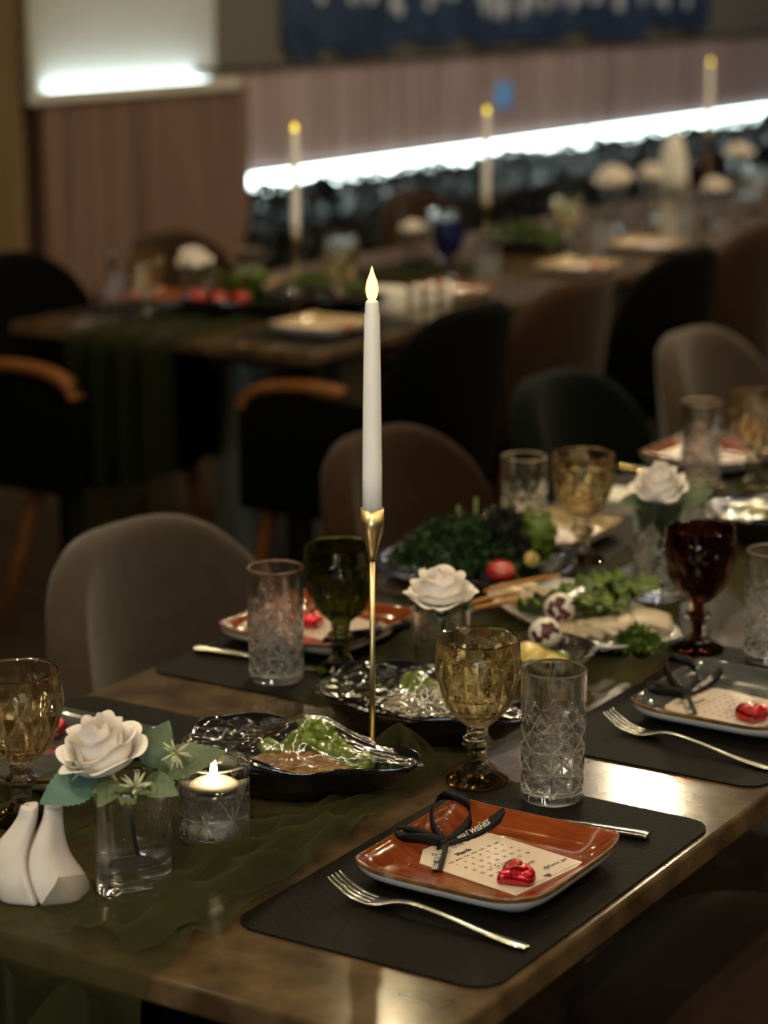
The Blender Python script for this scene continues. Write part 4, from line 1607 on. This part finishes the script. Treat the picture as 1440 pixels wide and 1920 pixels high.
def blob_me(name, r, m, seed, st=(1, 1, 1), amp=.25, fr=3.0):
    bm = bmesh.new()
    bmesh.ops.create_icosphere(bm, subdivisions=3, radius=1)
    for v in bm.verts:
        k = 1 + amp * fbm(v.co.x + seed, v.co.y, v.co.z, fr * .5)
        v.co = Vector((v.co.x * st[0], v.co.y * st[1], v.co.z * st[2])) * (k * r)
    me = bpy.data.meshes.new(name)
    bm.to_mesh(me)
    bm.free()
    me.materials.append(MATS[m])
    me.polygons.foreach_set('use_smooth', [True] * len(me.polygons))
    return me


pep = [blob_me('pepper', .0145, 'pickle', s, (1.25, .85, .85), .45, 3.5) for s in (1, 5, 9)]
k = 0
for a, b, c_ in ((.000, .030, .040), (.022, .036, .046), (.044, .030, .048), (.066, .022, .044), (.012, .014, .044), (.034, .014, .056), (.054, .010, .050), (.078, .008, .040), (-.018, .020, .036),
                 (.024, .026, .064), (.044, .020, .066), (.088, .018, .036), (-.006, .040, .032), (.062, .034, .036)):
    M = Matrix.Rotation(R(8), 3, 'Z')
    p = M @ Vector((a, b, c_))
    tag(ob('pickled_pepper', pep[k % 3], None, loc=(-.462 + p.x, .462 + p.y, TZ + p.z), rot=(rn.random() * 6, rn.random() * .8, rn.random() * 6)),
        'small green pickled pepper heaped in the left black dish under film', 'pepper', 'pickled peppers in the left black dish')
    k += 1
nut = [blob_me('nut', .012, 'nut', s, (1.5, .9, .8), .4, 3) for s in (2, 6)]
for k, (a, b, c_) in enumerate(((.000, -.020, .036), (.022, -.026, .036), (.044, -.024, .036), (.064, -.018, .035), (.012, -.006, .038), (.034, -.008, .040), (.056, -.006, .038), (-.020, -.012, .030), (.078, -.010, .032), (-.008, -.034, .030), (.014, -.042, .030), (.036, -.042, .030))):
    M = Matrix.Rotation(R(8), 3, 'Z')
    p = M @ Vector((a, b, c_))
    tag(ob('brown_bite', nut[k % 2], None, loc=(-.462 + p.x, .462 + p.y, TZ + p.z), rot=(0, .2, rn.random() * 6)),
        'brown crumbly bite at the front of the left black dish under film', 'snack', 'brown bites in the left black dish')

t, out2 = leafdish('black leaf shaped dish with pale shreds, behind the candlestick', -.440, .700, R(-6), L=.128, W=.088, group=DG)
film('cling film over the black dish with pale shreds', -.440, .700, R(-6), out2, .052, lambda x, y: .032 * math.exp(-((x - .02) ** 2 / .004 + (y - .02) ** 2 / .0022)) - .006, seed=4)
parts = []
for k in range(420):
    a, b = rn.gauss(.035, .028), rn.gauss(-.010, .020)
    if (a / .085) ** 2 + (b / .052) ** 2 > 1:
        continue
    z = .038 + .030 * math.exp(-((a - .045) ** 2 / .0018 + (b + .005) ** 2 / .0012)) * rn.random()
    th = rn.random() * TAU
    d = Vector((math.cos(th), math.sin(th), rn.uniform(-.3, .3))) * rn.uniform(.006, .013)
    p = Vector((a, b, z))
    parts.append(tube([tuple(p - d), tuple(p + Vector((0, 0, .003))), tuple(p + d)], .0013, 4))
o = ob('pale_shreds', join(*parts), 'cabbage', loc=(-.440, .700, TZ), rot=(0, 0, R(-6)))
o['kind'] = 'stuff'
tag(o, 'heap of pale shredded salad in the black dish behind the candlestick', 'salad')
for k in range(9):
    a = -.02 + .012 * k
    tag(ob('green_spear', tube(interp([(a, .040 + .004 * math.sin(k * 2), .030), (a + .004, .026, .058 + .006 * math.sin(k * 1.7)), (a + .008, .006, .062), (a + .012, -.008, .050)], 8), [.004, .006, .0065, .0068, .0068, .0065, .006, .005, .003], 8), 'pickle',
           loc=(-.440, .700, TZ), rot=(0, 0, R(-6))), 'green spear laid at the back of the dish with pale shreds', 'vegetable', 'green spears in the dish with pale shreds')

t, out3 = leafdish('black leaf shaped dish under film at the right frame edge', -.425, 1.78, R(20), L=.125, W=.085, group=DG)
film('shiny cling film over the black dish at the right frame edge', -.425, 1.78, R(20), out3, .052, lambda x, y: .026 * math.exp(-(x ** 2 / .005 + y ** 2 / .002)), seed=7)
for k in range(6):
    tag(ob('fish_slice', blob_me('slice', .024, 'lemon_flesh' if k % 2 else 'pickle', k, (1.4, .6, .4), .2), None, loc=(-.47 + .02 * k, 1.765 + .012 * (k % 3), TZ + .046), rot=(0, .2, .4 * k)),
        'yellow green slice under film in the dish at the right frame edge', 'food', 'slices in the dish at the right frame edge')

# ------------------------------------------------------------------ leafy salads


def lettuce_me(name, L, W, m, seed, ruff=.14):
    rnd = random.Random(seed)
    ph = rnd.random() * 9

    def f(u, v):
        a = 2 * u - 1
        w_ = W * (.25 + .75 * math.sin(PI * min(1, .12 + v * .80)) ** .7)
        e = abs(a) ** 2
        x = L * v
        y_ = w_ * a
        z = .35 * W * a * a + L * .28 * math.sin(v * 2.2) + ruff * W * e * math.sin(v * 22 + ph + a * 2) + ruff * .6 * W * (v ** 3) * math.sin(a * 11 + ph)
        return (x, y_, z)
    return me_from(name, grid(16, 22, f), m)


let = [lettuce_me('lettuce_leaf', .075, .030, 'lettuce', 1), lettuce_me('lettuce_leaf', .065, .034, 'lettuce', 2, .2), lettuce_me('lettuce_leaf', .08, .026, 'lettuce', 3)]
sx, sy = -.735, 1.365
sp = thing('glass_plate', 'round clear glass plate under the green salad', 'plate', (sx, sy, TZ + .001))
ob('body', lathe([(0, 0), (.085, 0), (.095, .003), (.135, .014), (.150, .021), (.1515, .0225), (.150, .0235), (.134, .018), (.094, .0065), (0, .0045)], 96), 'glass', sp)


def herbs(label, x, y, z, rad, hgt, m, n, seed, cat='salad', name='herb_bunch', size=.011):
    rr = random.Random(seed)
    V, F = [], []
    for i in range(n):
        th, q = rr.random() * TAU, math.sqrt(rr.random())
        px, py = rad * q * math.cos(th), rad * .8 * q * math.sin(th)
        pz = hgt * (1 - q * q) * rr.uniform(.45, 1.0) + .004 * rr.random()
        for m_ in range(3):
            d = Vector((rr.gauss(0, 1), rr.gauss(0, 1), rr.gauss(.5, .8))).normalized()
            s = size * rr.uniform(.6, 1.3)
            wv = d.cross(Vector((rr.random(), rr.random(), rr.random()))).normalized() * s * .4
            c = Vector((px, py, pz))
            nv = d.cross(wv).normalized() * s * .15
            b = len(V)
            V += [tuple(c), tuple(c + d * s * .35 + wv + nv), tuple(c + d * s * .55 + wv * .4), tuple(c + d * s), tuple(c + d * s * .55 - wv * .4), tuple(c + d * s * .35 - wv + nv)]
            F += [(b, b + 1, b + 2), (b, b + 2, b + 4), (b + 2, b + 3, b + 4), (b, b + 4, b + 5)]
    o = ob(name, (V, F), m, loc=(x, y, z), smooth=False)
    o['kind'] = 'stuff'
    return tag(o, label, cat)


herbs('heap of dark green parsley on the round glass plate', sx - .02, sy - .01, TZ + .018, .105, .070, 'herb', 1500, 4)
herbs('dark basil leaves on the right side of the green salad', sx + .035, sy + .025, TZ + .03, .055, .066, 'basil', 420, 6, size=.016)
for k in range(4):
    c = cam_dir(-.02 + .022 * k, 0, -.02)
    tag(ob('spring_onion', tube([(sx + c.x, sy + c.y, TZ + .03), (sx + c.x * 1.2, sy + c.y * 1.2, TZ + .10 + .012 * (k % 2))], [.004, .003], 8), 'lettuce'), 'green spring onion stalk standing up in the green salad', 'vegetable', 'spring onions in the green salad')
for k in range(5):
    c = cam_dir(.075 + .01 * math.sin(k), 0, .03 - .025 * k)
    tag(ob('lettuce_leaf', let[k % 3], None, loc=(sx + c.x, sy + c.y, TZ + .016), rot=(.2, -.9 + .1 * k, .9 + .5 * k)), 'light green lettuce leaf at the right side of the round glass plate', 'lettuce', 'lettuce leaves of the green salad')
c = cam_dir(.035, 0, .092)
tm = thing('tomato', 'red tomato at the front of the green salad', 'tomato', (sx + c.x, sy + c.y, TZ + .014))
ob('flesh', lathe([(0, 0), (.010, .001), (.019, .008), (.0215, .017), (.018, .026), (.009, .031), (.002, .0295), (0, .029)], 32), 'tomato', tm)
c = cam_dir(.082, 0, .045)
cu = thing('cucumber_piece', 'pale green cucumber piece at the right of the green salad', 'cucumber', (sx + c.x, sy + c.y, TZ + .036))
ob('rind', lathe([(0, -.006), (.012, -.006), (.0125, 0), (.012, .006), (.0105, .0062), (.0105, -.0058), (0, -.0058)], 28), 'lettuce', cu, rot=(R(75), 0, R(30)))
ob('flesh', lathe([(0, -.005), (.0105, -.005), (.0105, .0064), (0, .0066)], 28), 'lemon_flesh', cu, rot=(R(75), 0, R(30)))

# second table salad with three tomatoes
t, _o = leafdish('black dish with leafy salad and tomatoes on the second table', -2.52, 3.24, R(20), L=.15, W=.11, group='black dishes on the second table')
for k in range(9):
    a = TAU * k / 9
    tag(ob('lettuce_leaf', let[k % 3], None, loc=(-2.50 + .035 * math.cos(a), 3.26 + .03 * math.sin(a), TZ + .045), rot=(.2, -.75, a)), 'bright green lettuce leaf in the salad on the second table', 'lettuce', 'lettuce on the second table')
herbs('dark herbs behind the lettuce on the second table', -2.54, 3.30, TZ + .04, .08, .06, 'herb', 500, 9, size=.016)
for k, (a, b) in enumerate(((-.085, .02), (-.03, .05), (.025, .05))):
    c = cam_dir(a, 0, b)
    tm = thing('tomato', ('left', 'middle', 'right')[k] + ' one of three red tomatoes in front of the lettuce on the second table', 'tomato', (-2.52 + c.x, 3.24 + c.y, TZ + .040), 0, 'tomatoes on the second table')
    ob('flesh', lathe([(0, 0), (.010, .001), (.021, .009), (.0245, .019), (.020, .029), (.009, .034), (0, .033)], 28), 'tomato', tm)
t, _o = leafdish('black dish of greens on the second table beside the second candle', -2.55, 4.82, R(60), L=.16, W=.11, group='black dishes on the second table')
herbs('low dark greens in the dish beside the second candle', -2.55, 4.82, TZ + .04, .13, .05, 'lettuce', 260, 10, size=.02)
t, _o = leafdish('black dish on the second table behind the pale plate', -2.36, 3.42, R(10), L=.13, W=.09, group='black dishes on the second table')
herbs('yellow green salad on the second table under the first candle', -2.50, 3.62, TZ + .03, .12, .04, 'lettuce', 220, 12, size=.02)

# white things on the second table
nb = thing('napkin_holder', 'blurred cream napkin block behind the lit candle flame', 'napkin holder', (-2.24, 3.54, TZ), R(10))
ob('block', box(-.045, .045, -.03, .03, 0, .062, .006), 'napkin', nb)
ob('fold', box(-.043, .043, -.004, .004, .055, .068, .003), 'napkin', nb)
for k in range(3):
    sh = thing('small_shaker', ('left', 'middle', 'right')[k] + ' one of three small pale shakers right of the napkin block', 'shaker', (-2.215 + .012 * k, 3.64 + .058 * k, TZ), 0, 'small pale shakers')
    ob('body', lathe([(0, 0), (.013, 0), (.015, .01), (.011, .035), (.012, .05), (.009, .058), (0, .06)], 20), 'napkin', sh)
nk = thing('folded_napkin', 'tall folded white napkin standing on the second table at right', 'napkin', (-2.98, 6.85, TZ))
ob('cloth', lathe([(0, 0), (.055, 0), (.05, .06), (.045, .13), (.03, .20), (.008, .245), (0, .248)], 40, lambda t_, r, z, j: r * (1 + .16 * math.sin(t_ * 5 + z * 8))), 'napkin', nk)

# ------------------------------------------------------------------ white platter under film
px_, py_, prz = -.475, 1.205, R(-34)
pl = thing('white_platter', 'long white platter with cheese and greens under film', 'platter', (px_, py_, TZ + .001), prz)


def pout(tt):
    return se(tt, .172, .088, 3.6)


rows = [(0, 0), (.62, 0), (.66, .003), (.90, .014), (.99, .020), (1.0, .0215), (.985, .022), (.88, .016), (.64, .006), (0, .006)]
V, F, idx = [], [], []
n = 80
for s, z in rows:
    if s == 0:
        idx.append([len(V)])
        V.append((0, 0, z))
        continue
    idx.append(list(range(len(V), len(V) + n)))
    for k in range(n):
        a, b = pout(TAU * k / n)
        V.append((a * s, b * s, z))
for q in range(len(rows) - 1):
    A_, B_ = idx[q], idx[q + 1]
    for k in range(n):
        k2 = (k + 1) % n
        F.append((A_[0], B_[k2], B_[k]) if len(A_) == 1 else ((A_[k], A_[k2], B_[0]) if len(B_) == 1 else (A_[k], A_[k2], B_[k2], B_[k])))
ob('body', (V, F), 'ceramic_white', pl)
film('cling film stretched over the white platter', px_, py_, prz, pout, .022, lambda x, y: .030 * math.exp(-((x + .01) ** 2 / .012 + y ** 2 / .005)) - .004, seed=12)
for k, (a, b, rz_) in enumerate(((-.050, -.045, .2), (-.020, -.055, -.2), (.010, -.050, .3), (-.040, -.010, 1.2), (.000, -.010, .1), (.030, -.040, .5), (-.015, .020, .8), (.040, .000, .2), (.020, .035, 1.4), (-.06, .03, .9))):
    M = Matrix.Rotation(prz, 3, 'Z') @ Vector((a, b, 0))
    tag(ob('lettuce_leaf', let[k % 3], None, loc=(px_ + M.x, py_ + M.y, TZ + .014 + .002 * (k % 3)), rot=(.15, -.25, prz + rz_)), 'ruffled green lettuce leaf under film on the white platter', 'lettuce', 'lettuce leaves on the white platter')
for k in range(6):
    M = Matrix.Rotation(prz, 3, 'Z') @ Vector((.068 + .010 * k, -.045 + .017 * k, 0))
    o = solid(ob('cheese_slice', grid(6, 6, lambda u, v: (-.028 + .056 * u, -.024 + .048 * v, .006 * math.sin(u * 3) + .004 * math.sin(v * 5))), 'cheese', loc=(px_ + M.x, py_ + M.y, TZ + .020 + .003 * k), rot=(.25, .12, prz + .5 + .12 * k)), .004)
    tag(o, 'pale cheese slice in the fan at the right of the white platter', 'cheese', 'fanned cheese slices')
herbs('small green herb tuft at the right end of the white platter', -.345, 1.115, TZ + .012, .036, .028, 'lettuce', 260, 21, size=.010)
for k, (x, y, lab) in enumerate(((-.466, 1.125, 'white mozzarella ball with dark red petals, upper one on the white platter'), (-.440, 1.035, 'white mozzarella ball with dark red petals, lower one on the white platter'))):
    mz = thing('mozzarella_ball', lab, 'cheese', (x, y, TZ + .046 - .008 * k))
    ob('ball', lathe([(0, -.02)] + [(.0215 * math.sin(PI * q / 14), -.021 * math.cos(PI * q / 14)) for q in range(1, 14)] + [(0, .021)], 32), 'mozzarella', mz)
    rr = random.Random(k)
    for q in range(11):
        d = (cam_dir(rr.gauss(0, .45), .45 + rr.gauss(0, .40), 1.0)).normalized()
        o = ob('beet_petal', blob_me('petal', .0052, 'beet', q + k * 20, (1.3, .8, .3), .3), None, mz, loc=tuple(d * .0208), rot=d.to_track_quat('Z', 'Y').to_euler())
        o.rotation_euler.rotate_axis('Z', rr.random() * 6)
for lab, a, b in (('upper orange carrot stick on the white platter', (-.600, 1.155, .793), (-.540, 1.265, .800)), ('lower orange carrot stick on the white platter', (-.575, 1.080, .790), (-.520, 1.150, .796)), ('short orange carrot stick between the two others', (-.60, 1.12, .785), (-.56, 1.19, .79))):
    tag(ob('carrot_stick', tube(interp([a, tuple((Vector(a) + Vector(b)) / 2 + Vector((0, 0, .002))), b], 8), [.002, .0028, .003, .0031, .0031, .0031, .003, .0027, .002], 8), 'carrot'), lab, 'vegetable', 'carrot sticks')
for k in range(7):
    M = Matrix.Rotation(prz, 3, 'Z') @ Vector((-.125 + .022 * (k % 4), -.045 + .03 * (k // 4), 0))
    tag(ob('cheese_cube', box(-.011, .011, -.010, .010, 0, .020, .003), 'cheese', loc=(px_ + M.x, py_ + M.y, TZ + .012), rot=(.1, .1, k * 1.1)), 'pale cheese cube at the left end of the white platter', 'cheese', 'cheese cubes on the platter')
# glass bowl with lemon
lb = thing('glass_bowl', 'small glass bowl with a lemon slice in front of the white platter', 'bowl', (-.418, .985, TZ + .001))
ob('body', lathe([(0, 0), (.034, 0), (.040, .003), (.058, .020), (.070, .034), (.0715, .0355), (.0700, .0362), (.056, .024), (.038, .007), (0, .005)], 72), 'glass', lb)
for k in range(2):
    ls = thing('lemon_slice', ('lemon slice leaning in the small glass bowl', 'second lemon slice lying flat in the small glass bowl')[k], 'lemon', (-.425 + .02 * k, .968 + .02 * k, TZ + .030 - .008 * k), .6, 'lemon slices')
    ob('peel', lathe([(0, -.003), (.019, -.003), (.021, 0), (.019, .003), (.0175, .0031), (.0175, -.0029), (0, -.0029)], 32), 'lemon', ls, rot=(.5 - .4 * k, .2, 0))
    ob('flesh', lathe([(0, -.0025), (.0175, -.0025), (.0175, .0033), (0, .0035)], 32), 'lemon_flesh', ls, rot=(.5 - .4 * k, .2, 0))
for k in range(5):
    tag(ob('olive', blob_me('olive', .011, 'pickle', k, (1.2, .9, .9), .1), None, loc=(-.418 + .028 * math.cos(k * 1.3 + 2), .985 + .028 * math.sin(k * 1.3 + 2), TZ + .018)), 'green olive in the small glass bowl', 'olive', 'olives in the glass bowl')
nk = thing('paper_napkin', 'folded white paper napkin behind the rose in the cut glass', 'napkin', (-.80, 1.93, TZ + .001), .1)
ob('sheet', box(-.07, .07, -.05, .05, 0, .004, .001), 'napkin', nk, smooth=False)
ob('fold', box(-.07, .068, -.05, .048, .004, .008, .001), 'napkin', nk, smooth=False)
